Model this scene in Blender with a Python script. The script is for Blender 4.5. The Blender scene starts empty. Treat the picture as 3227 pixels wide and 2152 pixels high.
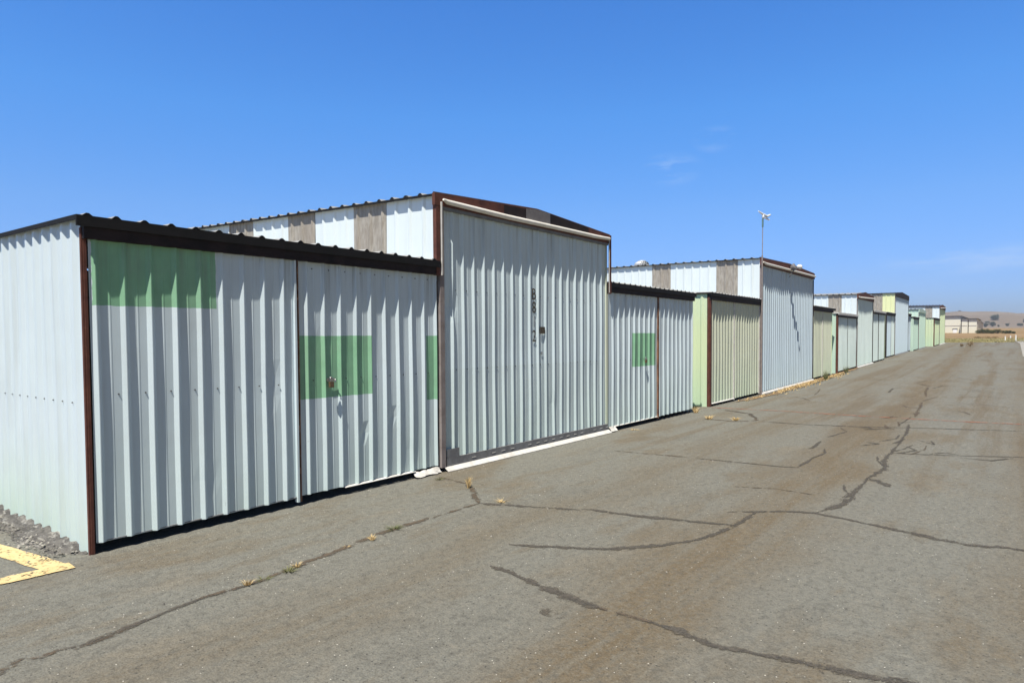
import bpy, math, random
from mathutils import Vector, Matrix
random.seed(7)
R = math.radians
sc = bpy.context.scene
COL = sc.collection

# ------------------------------------------------------------------ camera
CAM = Vector((-2.0048, -5.6524, 1.65))
FW = Vector((0.79250123, 0.60886391, -0.03502201))
RT = Vector((0.60904477, -0.79310937, -0.00648019))
UP = Vector((0.03172184, 0.01619441, 0.99936553))
cd = bpy.data.cameras.new('camera')
cam = bpy.data.objects.new('camera', cd); COL.objects.link(cam)
m = Matrix((RT, UP, -FW)).transposed().to_4x4(); m.translation = CAM
cam.matrix_world = m
cd.sensor_width = 36.0; cd.lens = 2077.70 / 3227 * 36.0
cd.shift_y = 62.39 / 3227
cd.clip_start = 0.05; cd.clip_end = 6000
sc.camera = cam

# ------------------------------------------------------------------ light
SUN_EL, SUN_A = R(63.5), R(16.2)
sdir = Vector((-math.cos(SUN_EL) * math.cos(SUN_A), -math.cos(SUN_EL) * math.sin(SUN_A), math.sin(SUN_EL)))
sl = bpy.data.lights.new('sun', 'SUN'); sl.energy = 5.0; sl.angle = R(0.5); sl.color = (1.0, 0.945, 0.84)
so = bpy.data.objects.new('sun', sl); COL.objects.link(so)
so.rotation_euler = sdir.to_track_quat('Z', 'Y').to_euler()

w = bpy.data.worlds.new('World'); sc.world = w; w.use_nodes = True
nt = w.node_tree; nt.nodes.clear()
def wn(t, **k):
    n = nt.nodes.new(t)
    for a, b in k.items(): setattr(n, a, b)
    return n
sky = wn('ShaderNodeTexSky', sky_type='NISHITA', sun_disc=False)
sky.sun_elevation = SUN_EL; sky.sun_rotation = math.atan2(sdir.x, sdir.y)
sky.air_density = 1.0; sky.dust_density = 0.35; sky.ozone_density = 2.5; sky.altitude = 0
hs = wn('ShaderNodeHueSaturation'); hs.inputs['Saturation'].default_value = 1.22; hs.inputs['Value'].default_value = 1.0
hs.inputs['Hue'].default_value = 0.505
tc = wn('ShaderNodeTexCoord')
CLOUDS = [((.887, .395, .237), (.050, .026), .85), ((.902, .335, .272), (.04, .02), .55), ((.994, .05, .094), (.12, .024), .6)]
mp = wn('ShaderNodeMapping'); mp.inputs['Scale'].default_value = (1.0, 1.0, 4.5); mp.inputs['Rotation'].default_value = (0.12, -0.10, 0.3)
n1 = wn('ShaderNodeTexNoise'); n1.inputs['Scale'].default_value = 9.0; n1.inputs['Detail'].default_value = 9; n1.inputs['Roughness'].default_value = 0.62
L_ = nt.links.new
def blob(d, rad, amp):
    a_ = wn('ShaderNodeVectorMath', operation='SUBTRACT'); L_(tc.outputs['Generated'], a_.inputs[0]); a_.inputs[1].default_value = d
    b_ = wn('ShaderNodeVectorMath', operation='MULTIPLY'); L_(a_.outputs[0], b_.inputs[0]); b_.inputs[1].default_value = (1 / rad[0], 1 / rad[0], 1 / rad[1])
    c_ = wn('ShaderNodeVectorMath', operation='LENGTH'); L_(b_.outputs[0], c_.inputs[0])
    m_ = wn('ShaderNodeMapRange', interpolation_type='SMOOTHSTEP'); L_(c_.outputs['Value'], m_.inputs[0]); m_.inputs[1].default_value = 1.0; m_.inputs[2].default_value = 0.2; m_.inputs[3].default_value = 0.0; m_.inputs[4].default_value = amp
    return m_.outputs[0]
L_ = nt.links.new
bl = None
for d_, r_, am in CLOUDS:
    o_ = blob(d_, r_, am)
    if bl is None: bl = o_
    else:
        mx = wn('ShaderNodeMath', operation='MAXIMUM'); L_(bl, mx.inputs[0]); L_(o_, mx.inputs[1]); bl = mx.outputs[0]
r1 = wn('ShaderNodeMapRange'); r1.inputs['From Min'].default_value = 0.45; r1.inputs['From Max'].default_value = 0.75
mu = wn('ShaderNodeMath', operation='MULTIPLY'); mu2 = wn('ShaderNodeMath', operation='MULTIPLY'); mu2.inputs[1].default_value = 0.65
mix = wn('ShaderNodeMix', data_type='RGBA'); mix.inputs['B'].default_value = (5.2, 5.8, 6.6, 1)
bg = wn('ShaderNodeBackground'); bg.inputs['Strength'].default_value = 0.11
out = wn('ShaderNodeOutputWorld')
L = nt.links.new
L(tc.outputs['Generated'], mp.inputs['Vector']); L(mp.outputs[0], n1.inputs['Vector'])
L(n1.outputs[0], r1.inputs[0]); L(r1.outputs[0], mu.inputs[0]); L(bl, mu.inputs[1]); L(mu.outputs[0], mu2.inputs[0])
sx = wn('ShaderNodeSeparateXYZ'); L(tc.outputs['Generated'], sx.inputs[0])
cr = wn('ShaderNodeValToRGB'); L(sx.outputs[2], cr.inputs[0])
stops = [(0.0, (.33, .45, .86)), (.06, (.42, .57, 1.0)), (.18, (.62, .83, 1.10)), (.31, (.62, 1.03, 1.30)), (.45, (.57, 1.02, 1.36)), (.56, (.40, .50, .62)), (.80, (.16, .19, .23))]  # sky tint by elevation; upper stops darkened to cut shadow fill
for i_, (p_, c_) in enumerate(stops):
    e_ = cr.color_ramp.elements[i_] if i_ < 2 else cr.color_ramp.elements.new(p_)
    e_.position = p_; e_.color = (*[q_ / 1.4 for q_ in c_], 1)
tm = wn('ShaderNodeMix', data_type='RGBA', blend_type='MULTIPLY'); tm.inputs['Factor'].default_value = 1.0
tg = wn('ShaderNodeVectorMath', operation='SCALE'); tg.inputs['Scale'].default_value = 1.4
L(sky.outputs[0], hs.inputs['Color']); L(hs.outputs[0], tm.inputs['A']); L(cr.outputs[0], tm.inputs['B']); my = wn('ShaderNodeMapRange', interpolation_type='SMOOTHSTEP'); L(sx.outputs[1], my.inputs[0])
my.inputs[1].default_value = -.65; my.inputs[2].default_value = -.02; my.inputs[3].default_value = .30; my.inputs[4].default_value = 1.0  # sky dimmed towards -Y, out of view, to cut fill on the facades
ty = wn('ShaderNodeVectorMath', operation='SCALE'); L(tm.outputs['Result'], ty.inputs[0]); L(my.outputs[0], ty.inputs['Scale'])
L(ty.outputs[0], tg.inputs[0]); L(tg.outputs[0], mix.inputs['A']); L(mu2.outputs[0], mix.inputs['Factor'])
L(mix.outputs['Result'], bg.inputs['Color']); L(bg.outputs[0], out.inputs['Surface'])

vs = sc.view_settings
vs.view_transform = 'Standard'; vs.look = 'None'; vs.gamma = 1.0; vs.exposure = 0.50; vs.use_curve_mapping = False

# ------------------------------------------------------------------ node helpers
class NT:
    def __init__(s, name):
        s.m = bpy.data.materials.new(name); s.m.use_nodes = True
        s.t = s.m.node_tree; s.t.nodes.clear()
        s.b = s.n('ShaderNodeBsdfPrincipled'); s.o = s.n('ShaderNodeOutputMaterial')
        s.l(s.b.outputs[0], s.o.inputs['Surface'])
        s.tc = s.n('ShaderNodeTexCoord')
        s.obj = s.tc.outputs['Object']
    def n(s, t, **k):
        n = s.t.nodes.new(t)
        for a, b in k.items(): setattr(n, a, b)
        return n
    def l(s, a, b): s.t.links.new(a, b)
    def setin(s, sock, v):
        if hasattr(v, 'links') or isinstance(v, bpy.types.NodeSocket): s.l(v, sock)
        else: sock.default_value = v
    def math(s, op, a, b=None, c=None, clamp=False):
        n = s.n('ShaderNodeMath', operation=op, use_clamp=clamp)
        s.setin(n.inputs[0], a)
        if b is not None: s.setin(n.inputs[1], b)
        if c is not None: s.setin(n.inputs[2], c)
        return n.outputs[0]
    def noise(s, scale, detail=3, rough=0.5, vscale=None, loc=None, vec=None, dist=0):
        v = vec or s.obj
        if vscale or loc:
            mp = s.n('ShaderNodeMapping')
            if vscale: mp.inputs['Scale'].default_value = vscale
            if loc: mp.inputs['Location'].default_value = loc
            s.l(v, mp.inputs['Vector']); v = mp.outputs[0]
        n = s.n('ShaderNodeTexNoise'); s.l(v, n.inputs['Vector'])
        n.inputs['Scale'].default_value = scale; n.inputs['Detail'].default_value = detail
        n.inputs['Roughness'].default_value = rough; n.inputs['Distortion'].default_value = dist
        return n.outputs[0]
    def voro(s, scale, feature='F1', vec=None, out='Distance', rnd=1.0):
        n = s.n('ShaderNodeTexVoronoi', feature=feature); s.l(vec or s.obj, n.inputs['Vector'])
        n.inputs['Scale'].default_value = scale; n.inputs['Randomness'].default_value = rnd
        return n.outputs[out]
    def ramp(s, v, a, b, lo=0., hi=1., smooth=True):
        n = s.n('ShaderNodeMapRange', interpolation_type='SMOOTHSTEP' if smooth else 'LINEAR')
        s.l(v, n.inputs[0])
        n.inputs[1].default_value = a; n.inputs[2].default_value = b; n.inputs[3].default_value = lo; n.inputs[4].default_value = hi
        return n.outputs[0]
    def mix(s, f, a, b, mode='MIX'):
        n = s.n('ShaderNodeMix', data_type='RGBA', blend_type=mode)
        s.setin(n.inputs['Factor'], f)
        s.setin(n.inputs['A'], (*a, 1) if isinstance(a, tuple) else a)
        s.setin(n.inputs['B'], (*b, 1) if isinstance(b, tuple) else b)
        return n.outputs['Result']
    def xyz(s, vec=None):
        n = s.n('ShaderNodeSeparateXYZ'); s.l(vec or s.obj, n.inputs[0]); return n.outputs
    def bump(s, h, strength, dist):
        n = s.n('ShaderNodeBump'); s.l(h, n.inputs['Height'])
        n.inputs['Strength'].default_value = strength; n.inputs['Distance'].default_value = dist
        s.l(n.outputs[0], s.b.inputs['Normal'])
    def fin(s, col, rough=0.6, metal=0.0, spec=0.5):
        s.setin(s.b.inputs['Base Color'], (*col, 1) if isinstance(col, tuple) else col)
        s.setin(s.b.inputs['Roughness'], rough); s.setin(s.b.inputs['Metallic'], metal)
        s.b.inputs['Specular IOR Level'].default_value = spec
        return s.m

def paint(name, base, low=None, patches=(), patch=(0.25, 0.52, 0.31), dirt=0.22, lowz=(1.5, -.25), seed=0.0, rough=0.55, lap=None, drip=None):
    """weathered sheet-metal paint: faded low band, vertical wash streaks, scuffs, over-painted patches"""
    t = NT(name)
    x, y, z = t.xyz()
    col = base
    big = t.noise(0.9, 4, 0.55, vscale=(1, 1, .45), loc=(seed, seed, seed))
    if low:
        f = t.ramp(z, lowz[0], lowz[1])
        f = t.math('MULTIPLY', f, t.ramp(big, 0.25, 0.70, 0.30, .85))
        col = t.mix(f, base, low)
    ed = t.math('MULTIPLY', t.math('SUBTRACT', t.noise(11, 4, .7), .5), .022)
    x = t.math('ADD', x, ed); z_ = t.math('ADD', z, ed)
    if lap: col = t.mix(t.math('MULTIPLY', t.math('LESS_THAN', z, lap), .16), col, (0.49, 0.57, 0.53))
    for (x0, x1, z0, z1) in patches:
        a = t.math('MULTIPLY', t.math('GREATER_THAN', x, x0), t.math('LESS_THAN', x, x1))
        b = t.math('MULTIPLY', t.math('GREATER_THAN', z_, z0), t.math('LESS_THAN', z_, z1))
        pn = t.mix(t.ramp(t.noise(4, 5, .65, loc=(seed, 2, 2)), .35, .7), patch, tuple(q * .86 for q in patch))
        col = t.mix(t.math('MULTIPLY', t.math('MULTIPLY', a, b), .96), col, pn)
    st = t.noise(7, 5, 0.6, vscale=(1, 1, .05), loc=(seed, 3, 1))
    col = t.mix(t.math('MULTIPLY', t.ramp(st, 0.50, 0.78), dirt), col, (0.30, 0.31, 0.27), 'MIX')
    if drip:
        dn = t.noise(9, 5, .65, vscale=(1, 1, .03), loc=(seed, 7, 1))
        col = t.mix(t.math('MULTIPLY', t.math('MULTIPLY', t.ramp(dn, .48, .68), t.ramp(z, drip - .75, drip)), .55), col, (0.20, 0.205, 0.19))
    bl = t.noise(3.0, 6, 0.62, loc=(5, seed, 2))
    col = t.mix(t.math('MULTIPLY', t.ramp(bl, 0.40, 0.72), dirt * 0.5), col, (0.44, 0.47, 0.46), 'MIX')
    sc_ = t.noise(16, 3, 0.6, vscale=(1, 1, .35), loc=(seed, 1, 8))
    col = t.mix(t.math('MULTIPLY', t.ramp(sc_, 0.73, 0.78), 0.55), col, (0.20, 0.21, 0.22))
    return t.fin(col, rough, 0.0, 0.35)

def rusty(name, base, dark, light, amt=0.5, rough=0.75, scale=6):
    t = NT(name)
    a = t.noise(scale, 6, 0.65); b = t.noise(scale * 5, 4, 0.6, loc=(3, 1, 7))
    c = t.mix(t.ramp(a, 0.35, 0.7), base, dark)
    c = t.mix(t.math('MULTIPLY', t.ramp(b, 0.55, 0.75), amt), c, light)
    return t.fin(c, rough, 0, 0.25)

M = {}
WB = (0.595, 0.68, 0.715)
M['bluewhite'] = paint('weathered_blue_white_paint', WB, (0.47, 0.61, 0.47), seed=0.0, lowz=(1.0, -.25))
M['doorwhite'] = paint('door_blue_white_paint', (0.635, 0.74, 0.79), (0.55, 0.68, 0.62), seed=4.0, drip=2.5)
M['doorgreenA'] = paint('door_paint_green_panel', (0.635, 0.74, 0.79), (0.55, 0.68, 0.62), drip=2.5, patches=[(.06, 1.05, 1.925, 2.6)], seed=4.0)
M['doorgreenB'] = paint('door_paint_green_patches', (0.635, 0.74, 0.79), (0.55, 0.68, 0.62), drip=2.5, patches=[(1.88, 2.822, 1.05, 1.687), (3.672, 3.90, .91, 1.686)], seed=4.0)
M['doorgreenC'] = paint('door_paint_green_square', (0.635, 0.74, 0.79), (0.55, 0.68, 0.62), drip=2.5, patches=[(8.99, 9.99, 1.105, 1.73)], seed=9.0)
M['talldoor'] = paint('tall_door_paint', (0.62, 0.73, 0.77), (0.55, 0.68, 0.62), seed=2.0, lap=1.27, drip=3.25)
M['bluedoor'] = paint('pale_blue_door_paint', (0.55, 0.66, 0.74), (0.52, 0.65, 0.68), seed=6.0, dirt=.2, drip=3.75)
M['paleolive'] = paint('faded_olive_green_paint', (0.60, 0.635, 0.50), (0.48, 0.60, 0.45), seed=8.0, dirt=.3)
M['palegreen'] = paint('pale_yellow_green_paint', (0.60, 0.70, 0.46), (0.48, 0.66, 0.48), seed=1.0, dirt=.12)
M['mint'] = paint('faded_mint_green_paint', (0.51, 0.67, 0.57), (0.47, 0.64, 0.55), seed=3.0, dirt=.15)
M['greydoor'] = paint('pale_grey_green_door_paint', (0.63, 0.73, 0.715), (0.56, 0.69, 0.63), seed=5.0, dirt=.2)
M['yellowpanel'] = paint('pale_yellow_panel_paint', (0.70, 0.74, 0.42), None, seed=5.0, dirt=.1)
M['whitepanel'] = paint('chalky_white_panel_paint', (0.68, 0.755, 0.77), None, seed=5.5, dirt=.14)
M['cream'] = paint('cream_wall_paint', (0.70, 0.675, 0.56), (0.70, 0.64, 0.46), seed=7.0, dirt=.1)
M['brown'] = rusty('red_brown_trim_paint', (0.135, 0.052, 0.036), (0.075, 0.030, 0.023), (0.18, 0.085, 0.06))
M['darkbrown'] = rusty('dark_brown_fascia_paint', (0.030, 0.020, 0.020), (0.014, 0.011, 0.012), (0.05, 0.035, 0.03), .4)
M['rustedge'] = rusty('rusted_door_edge', (0.25, 0.13, 0.075), (0.10, 0.05, 0.035), (0.40, 0.36, 0.32), .8, scale=9)
M['greypost'] = rusty('grey_brown_post_paint', (0.27, 0.235, 0.225), (0.20, 0.165, 0.155), (0.34, 0.31, 0.30), .5)
M['black'] = rusty('shade_black_metal', (0.012, 0.011, 0.012), (0.008, 0.008, 0.008), (0.03, 0.025, 0.025), .3)  # near-black colour stands in for shade under roof edges and in gaps
M['rail'] = rusty('dusty_grey_rail_metal', (0.21, 0.215, 0.22), (0.15, 0.15, 0.155), (0.26, 0.26, 0.25), .5, scale=10)
M['whitetrim'] = rusty('white_trim_paint', (0.66, 0.65, 0.62), (0.52, 0.50, 0.46), (0.40, 0.36, 0.31), .45, rough=.5)
M['whitepipe'] = rusty('cream_white_pipe_paint', (0.80, 0.78, 0.73), (0.72, 0.69, 0.62), (0.60, 0.54, 0.45), .25, rough=.45)
M['roof'] = rusty('galvanised_roof_metal', (0.36, 0.36, 0.35), (0.26, 0.26, 0.25), (0.46, 0.46, 0.45), .5, rough=.5)
M['darkroof'] = rusty('dark_weathered_roof_metal', (0.045, 0.042, 0.045), (0.03, 0.028, 0.03), (0.09, 0.09, 0.09), .5, rough=.55)
M['patchplate'] = rusty('grey_patch_metal', (0.20, 0.19, 0.19), (0.15, 0.14, 0.15), (0.26, 0.25, 0.25), .5)
M['screw'] = rusty('screw_metal', (0.05, 0.05, 0.045), (0.04, 0.04, 0.035), (0.12, 0.12, 0.11), .3)
M['stencil'] = rusty('faded_brown_stencil_paint', (0.075, 0.060, 0.042), (0.10, 0.085, 0.065), (0.18, 0.17, 0.15), .4, scale=18)
M['stencilfaint'] = rusty('worn_stencil_paint', (0.30, 0.32, 0.33), (0.38, 0.41, 0.43), (0.2, 0.2, 0.2), .3, scale=22)
M['brass'] = rusty('tarnished_brass', (0.16, 0.11, 0.06), (0.08, 0.06, 0.04), (0.25, 0.2, 0.12), .4, rough=.45, scale=30)
t = NT('worn_steel'); M['steel'] = t.fin(t.mix(t.noise(40, 3), (0.30, 0.30, 0.30), (0.55, 0.55, 0.55)), 0.3, 0.9)
t = NT('bright_galvanised'); M['whitegalv'] = t.fin(t.mix(t.noise(15, 3), (0.45, 0.47, 0.48), (0.60, 0.62, 0.63)), 0.5, 0.3)
t = NT('lamp_white'); M['lampwhite'] = t.fin(t.mix(t.noise(20, 3), (0.78, 0.78, 0.76), (0.85, 0.85, 0.83)), 0.25)
t = NT('white_plastic'); M['plastic'] = t.fin(t.mix(t.noise(12, 3), (0.74, 0.77, 0.80), (0.82, 0.84, 0.86)), 0.4)
t = NT('teal_sleeve'); M['teal'] = t.fin(t.mix(t.noise(9, 3), (0.06, 0.14, 0.15), (0.12, 0.2, 0.2)), 0.6)
# fibreglass skylight panel
t = NT('weathered_fibreglass')
a = t.noise(22, 6, 0.7, vscale=(1, 1, .22)); b = t.noise(60, 4, 0.7, vscale=(1, 1, .5), loc=(1, 5, 2)); c0 = t.noise(2.5, 4)
c = t.mix(t.ramp(a, .35, .65), (0.255, 0.23, 0.195), (0.39, 0.365, 0.32))
c = t.mix(t.math('MULTIPLY', t.ramp(b, .60, .74), .8), c, (0.60, 0.58, 0.52))
c = t.mix(t.ramp(c0, .45, .7, 0, .45), c, (0.27, 0.23, 0.19))
M['fibre'] = t.fin(c, .7, 0, .25)
M['window'] = M['black']

# ------------------------------------------------------------------ mesh builder
def tag(o, label=None, cat=None, group=None, kind=None):
    if label: o['label'] = label
    if cat: o['category'] = cat
    if group: o['group'] = group
    if kind: o['kind'] = kind
    return o
def empty(name, loc):
    o = bpy.data.objects.new(name, None); COL.objects.link(o); o.location = loc
    o.empty_display_size = 0.2
    return o
def wloc(o):
    v = Vector((0, 0, 0))
    while o is not None: v += o.location; o = o.parent
    return v

class MB:
    def __init__(s): s.v = []; s.f = []; s.mi = []; s.mat = []; s.sm = []
    def _m(s, mat):
        if mat not in s.mat: s.mat.append(mat)
        return s.mat.index(mat)
    def add(s, vs_, fs, mat='*', smooth=False):
        o = len(s.v); s.v += [tuple(q) for q in vs_]; k = s._m(mat)
        for f in fs: s.f.append([i + o for i in f]); s.mi.append(k); s.sm.append(smooth)
    def box(s, x0, x1, y0, y1, z0, z1, mat='*'):
        s.add([(x0, y0, z0), (x1, y0, z0), (x1, y1, z0), (x0, y1, z0), (x0, y0, z1), (x1, y0, z1), (x1, y1, z1), (x0, y1, z1)],
              [(0, 3, 2, 1), (4, 5, 6, 7), (0, 1, 5, 4), (1, 2, 6, 5), (2, 3, 7, 6), (3, 0, 4, 7)], mat)
    def hexa(s, pts, mat='*'):
        s.add(pts, [(0, 3, 2, 1), (4, 5, 6, 7), (0, 1, 5, 4), (1, 2, 6, 5), (2, 3, 7, 6), (3, 0, 4, 7)], mat)
    def prism(s, poly, a, b, mat='*'):
        """poly: list of 3-vectors, extruded by vector b-a"""
        n = len(poly); A = [Vector(q) + Vector(a) for q in poly]; B = [Vector(q) + Vector(b) for q in poly]
        s.add(A + B, [tuple(range(n)), tuple(range(2 * n - 1, n - 1, -1))] + [(i, i + n, (i + 1) % n + n, (i + 1) % n) for i in range(n)], mat)
    def tube(s, pts, rad, n=8, mat='*', smooth=True):
        pts = [Vector(q) for q in pts]; rad = rad if isinstance(rad, (list, tuple)) else [rad] * len(pts)
        vv = []
        for i, q in enumerate(pts):
            d = (pts[min(i + 1, len(pts) - 1)] - pts[max(i - 1, 0)]).normalized()
            u = d.orthogonal().normalized() if i == 0 else (pu - d * pu.dot(d)).normalized()
            pu = u; v_ = d.cross(u)
            for k in range(n):
                a = 2 * math.pi * k / n; vv.append(q + (u * math.cos(a) + v_ * math.sin(a)) * rad[i])
        ff = []
        for i in range(len(pts) - 1):
            for k in range(n): ff.append((i * n + k, i * n + (k + 1) % n, (i + 1) * n + (k + 1) % n, (i + 1) * n + k))
        s.add(vv, ff, mat, smooth)
        s.add(vv[:n], [tuple(range(n - 1, -1, -1))], mat); s.add(vv[-n:], [tuple(range(n))], mat)
    def lathe(s, c, axis, prof, n=16, mat='*', smooth=True):
        ax = Vector(axis).normalized(); u = ax.orthogonal().normalized(); v_ = ax.cross(u); c = Vector(c); vv = []
        for (r_, h_) in prof:
            for k in range(n):
                a = 2 * math.pi * k / n; vv.append(c + ax * h_ + (u * math.cos(a) + v_ * math.sin(a)) * r_)
        ff = [(i * n + k, i * n + (k + 1) % n, (i + 1) * n + (k + 1) % n, (i + 1) * n + k) for i in range(len(prof) - 1) for k in range(n)]
        ff += [tuple(range(n - 1, -1, -1)), tuple((len(prof) - 1) * n + k for k in range(n))]
        s.add(vv, ff, mat, smooth)
    def corr(s, O, U, N, T, Ln, t0, t1, pitch=.2035, phase=.085, h=.0255, r=.0300, crest=.006, rows=9, amp=.0022, pencil=True, mat='*', dents=(), rnd=None):
        """ribbed metal sheet: u along U, relief along N, ribs run along T from t0(u) to t1(u)"""
        rn = random.Random(rnd if rnd is not None else len(s.v) + int(O[0] * 100))
        O = Vector(O); U = Vector(U); N = Vector(N); T = Vector(T)
        f0 = t0 if callable(t0) else (lambda u: t0); f1 = t1 if callable(t1) else (lambda u: t1)
        bp = []; k0 = math.floor((-phase) / pitch) - 1; u = phase + k0 * pitch
        while u < Ln + pitch:
            e = rn.uniform(-.0035, .0035); hh = h * rn.uniform(.9, 1.1); uc = u + e
            bp += [(uc - crest / 2 - r, 0), (uc - crest / 2, hh), (uc + crest / 2, hh), (uc + crest / 2 + r, 0)]
            if pencil:
                mm = uc + pitch * .5 + rn.uniform(-.004, .004)
                bp += [(mm - .009, 0), (mm - .004, .0020), (mm + .004, .0020), (mm + .009, 0)]
            u += pitch
        P = []
        for i, (a, d) in enumerate(bp):
            if i and bp[i - 1][0] < 0 <= a:
                q = bp[i - 1]; f = (0 - q[0]) / (a - q[0] + 1e-9)
                if a > 1e-6: P.append((0, q[1] + (d - q[1]) * f))
            if 0 <= a <= Ln: P.append((a, d))
            if i and bp[i - 1][0] <= Ln < a:
                q = bp[i - 1]; f = (Ln - q[0]) / (a - q[0] + 1e-9); P.append((Ln, q[1] + (d - q[1]) * f))
        p1, p2, p3 = [rn.uniform(0, 6.28) for _ in range(3)]
        n = len(P); vv = []
        for j in range(rows):
            for (a, d) in P:
                tt = f0(a) + (f1(a) - f0(a)) * j / (rows - 1)
                dd = d + amp * (math.sin(a * 5.3 + tt * 2.2 + p1) + math.sin(a * 2.1 - tt * 3.7 + p2) + .6 * math.sin(a * 31 + tt * 1.3 + p3))
                for (du, dt, dr, dd_) in dents:
                    q = ((a - du) / dr) ** 2 + ((tt - dt) / (dr * 1.6)) ** 2
                    if q < 4: dd -= dd_ * math.exp(-q * 1.5)
                vv.append(O + U * a + N * dd + T * tt)
        flip = U.cross(T).dot(N) < 0
        ff = []
        for j in range(rows - 1):
            for i in range(n - 1):
                q = (j * n + i, j * n + i + 1, (j + 1) * n + i + 1, (j + 1) * n + i)
                ff.append(q[::-1] if flip else q)
        s.add(vv, ff, mat)
    def build(s, name, mat, parent=None, label=None):
        me = bpy.data.meshes.new(name); off = wloc(parent) if parent else Vector((0, 0, 0))
        me.from_pydata([tuple(Vector(q) - off) for q in s.v], [], s.f); me.update()
        for k in s.mat: me.materials.append(M[mat] if k == '*' else M[k])
        me.polygons.foreach_set('material_index', s.mi); me.polygons.foreach_set('use_smooth', s.sm)
        o = bpy.data.objects.new(name, me); COL.objects.link(o)
        if parent: o.parent = parent
        if label: o['label'] = label
        return o
X, Y, Z = (1, 0, 0), (0, 1, 0), (0, 0, 1)

# ------------------------------------------------------------------ terrain
def g(x):
    def g0(x):
        t_ = max(0., x - 14.); return .018 * t_ * t_ / (t_ + 6)
    if x <= 200: return g0(x)
    return g0(200) + .0088 * (x - 200)

def sheet(name, xs, y0, y1, dz, mat, ny=1, jag=0.0, label=None, kind='structure'):
    mb = MB(); vv = []
    f0 = y0 if callable(y0) else (lambda x: y0); f1 = y1 if callable(y1) else (lambda x: y1)
    for x in xs:
        for j in range(ny + 1): vv.append((x, f0(x) + (f1(x) - f0(x)) * j / ny, g(x) + dz))
    n = ny + 1
    mb.add(vv, [(i * n + j, (i + 1) * n + j, (i + 1) * n + j + 1, i * n + j + 1) for i in range(len(xs) - 1) for j in range(ny)])
    o = mb.build(name, mat); tag(o, label, None, None, kind); return o
def frange(a, b, st):
    r_ = []; 
    while a < b - 1e-6: r_.append(a); a += st
    return r_ + [b]

# dry grass field
t = NT('dry_grass_field')
x, y, z = t.xyz()
n_a = t.noise(.05, 5, .6, vscale=(1, .5, 1)); n_b = t.noise(.6, 6, .7); n_c = t.noise(5, 4, .7)
c = t.mix(t.ramp(n_a, .35, .65), (0.235, 0.160, 0.085), (0.29, 0.205, 0.115))
c = t.mix(t.ramp(n_b, .45, .7, 0, .7), c, (0.21, 0.13, 0.065))
near = t.math('ADD', x, t.math('MULTIPLY', n_b, 5))
c = t.mix(t.ramp(near, 97, 89, 0, .85), c, (0.22, 0.20, 0.075))
c = t.mix(t.ramp(t.noise(.22, 5, .6, loc=(4, 2, 0)), .55, .68, 0, .5), c, (0.17, 0.155, 0.06))
c = t.mix(t.ramp(n_c, .5, .75, 0, .5), c, (0.15, 0.11, 0.05))
M['field'] = t.fin(c, .95, 0, .1)
xs = [-200, -100, -30] + frange(-15, 120, 3) + frange(125, 200, 5) + [230, 300, 380, 500, 700, 1000, 1500]
sheet('ground', xs, -520, 1320, -0.012, 'field')

# hills
def sstep(a, b, v):
    q = min(1, max(0, (v - a) / (b - a))); return q * q * (3 - 2 * q)
CR = [(-.5, .016), (-.2, .019), (-.06, .0215), (-.0047, .0249), (.0102, .0273), (.0245, .0286), (.0354, .0291), (.0464, .0288), (.0615, .0295), (.0757, .0281), (.11, .025), (.2, .017), (.5, .014), (1.2, .012)]
def crest(sv):
    if sv <= CR[0][0]: return CR[0][1]
    for (a, b), (c_, d) in zip(CR, CR[1:]):
        if sv <= c_: return b + (d - b) * (sv - a) / (c_ - a)
    return CR[-1][1]
def hillz(px, py):
    tt = px - CAM.x; sv = (py - CAM.y) / tt
    zc = CAM.z + crest(sv) * 902
    base = g(px) - .3
    up = sstep(430, 930, px) if px < 930 else 1 - sstep(950, 1500, px) * .6
    wob = 1.6 * math.sin(px * .021 + py * .033) + 1.1 * math.sin(px * .05 - py * .047 + 1) + .7 * math.sin(py * .11 + px * .013)
    env = sstep(430, 560, px) * (1 - sstep(800, 900, px))
    return base + (zc - base) * up + wob * env
mb = MB(); hx = frange(400, 1000, 15) + [1050, 1150, 1300, 1500]; svs = [-.3, -.2, -.14, -.1] + frange(-.07, .13, .004) + [.17, .25, .4, .7]
vv = []
for hx_ in hx:
    for s_ in svs:
        py = CAM.y + s_ * (hx_ - CAM.x); vv.append((hx_, py, hillz(hx_, py)))
n = len(svs)
mb.add(vv, [(i * n + j, (i + 1) * n + j, (i + 1) * n + j + 1, i * n + j + 1) for i in range(len(hx) - 1) for j in range(n - 1)], smooth=True)
t = NT('dry_grass_hillside')
n_a = t.noise(.012, 6, .6, vscale=(1, 1, 3)); n_b = t.noise(.06, 6, .7)
c = t.mix(t.ramp(n_a, .35, .65), (0.180, 0.146, 0.112), (0.225, 0.184, 0.138))
c = t.mix(t.ramp(n_b, .5, .75, 0, .6), c, (0.17, 0.125, 0.095))
M['hill'] = t.fin(c, .95, 0, .1)
tag(mb.build('hills', 'hill'), None, None, None, 'structure')

# ------------------------------------------------------------------ asphalt
t = NT('aged_asphalt')
x, y, z = t.xyz()
fine = t.noise(95, 5, .75); mid = t.noise(22, 5, .65); big = t.noise(.8, 6, .62, vscale=(.45, 1.0, 1)); big2 = t.noise(2.3, 5, .6, vscale=(.35, 1, 1), loc=(7, 3, 0))
c = t.mix(t.ramp(mid, .3, .7), (0.160, 0.160, 0.140), (0.204, 0.200, 0.172))
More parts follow.
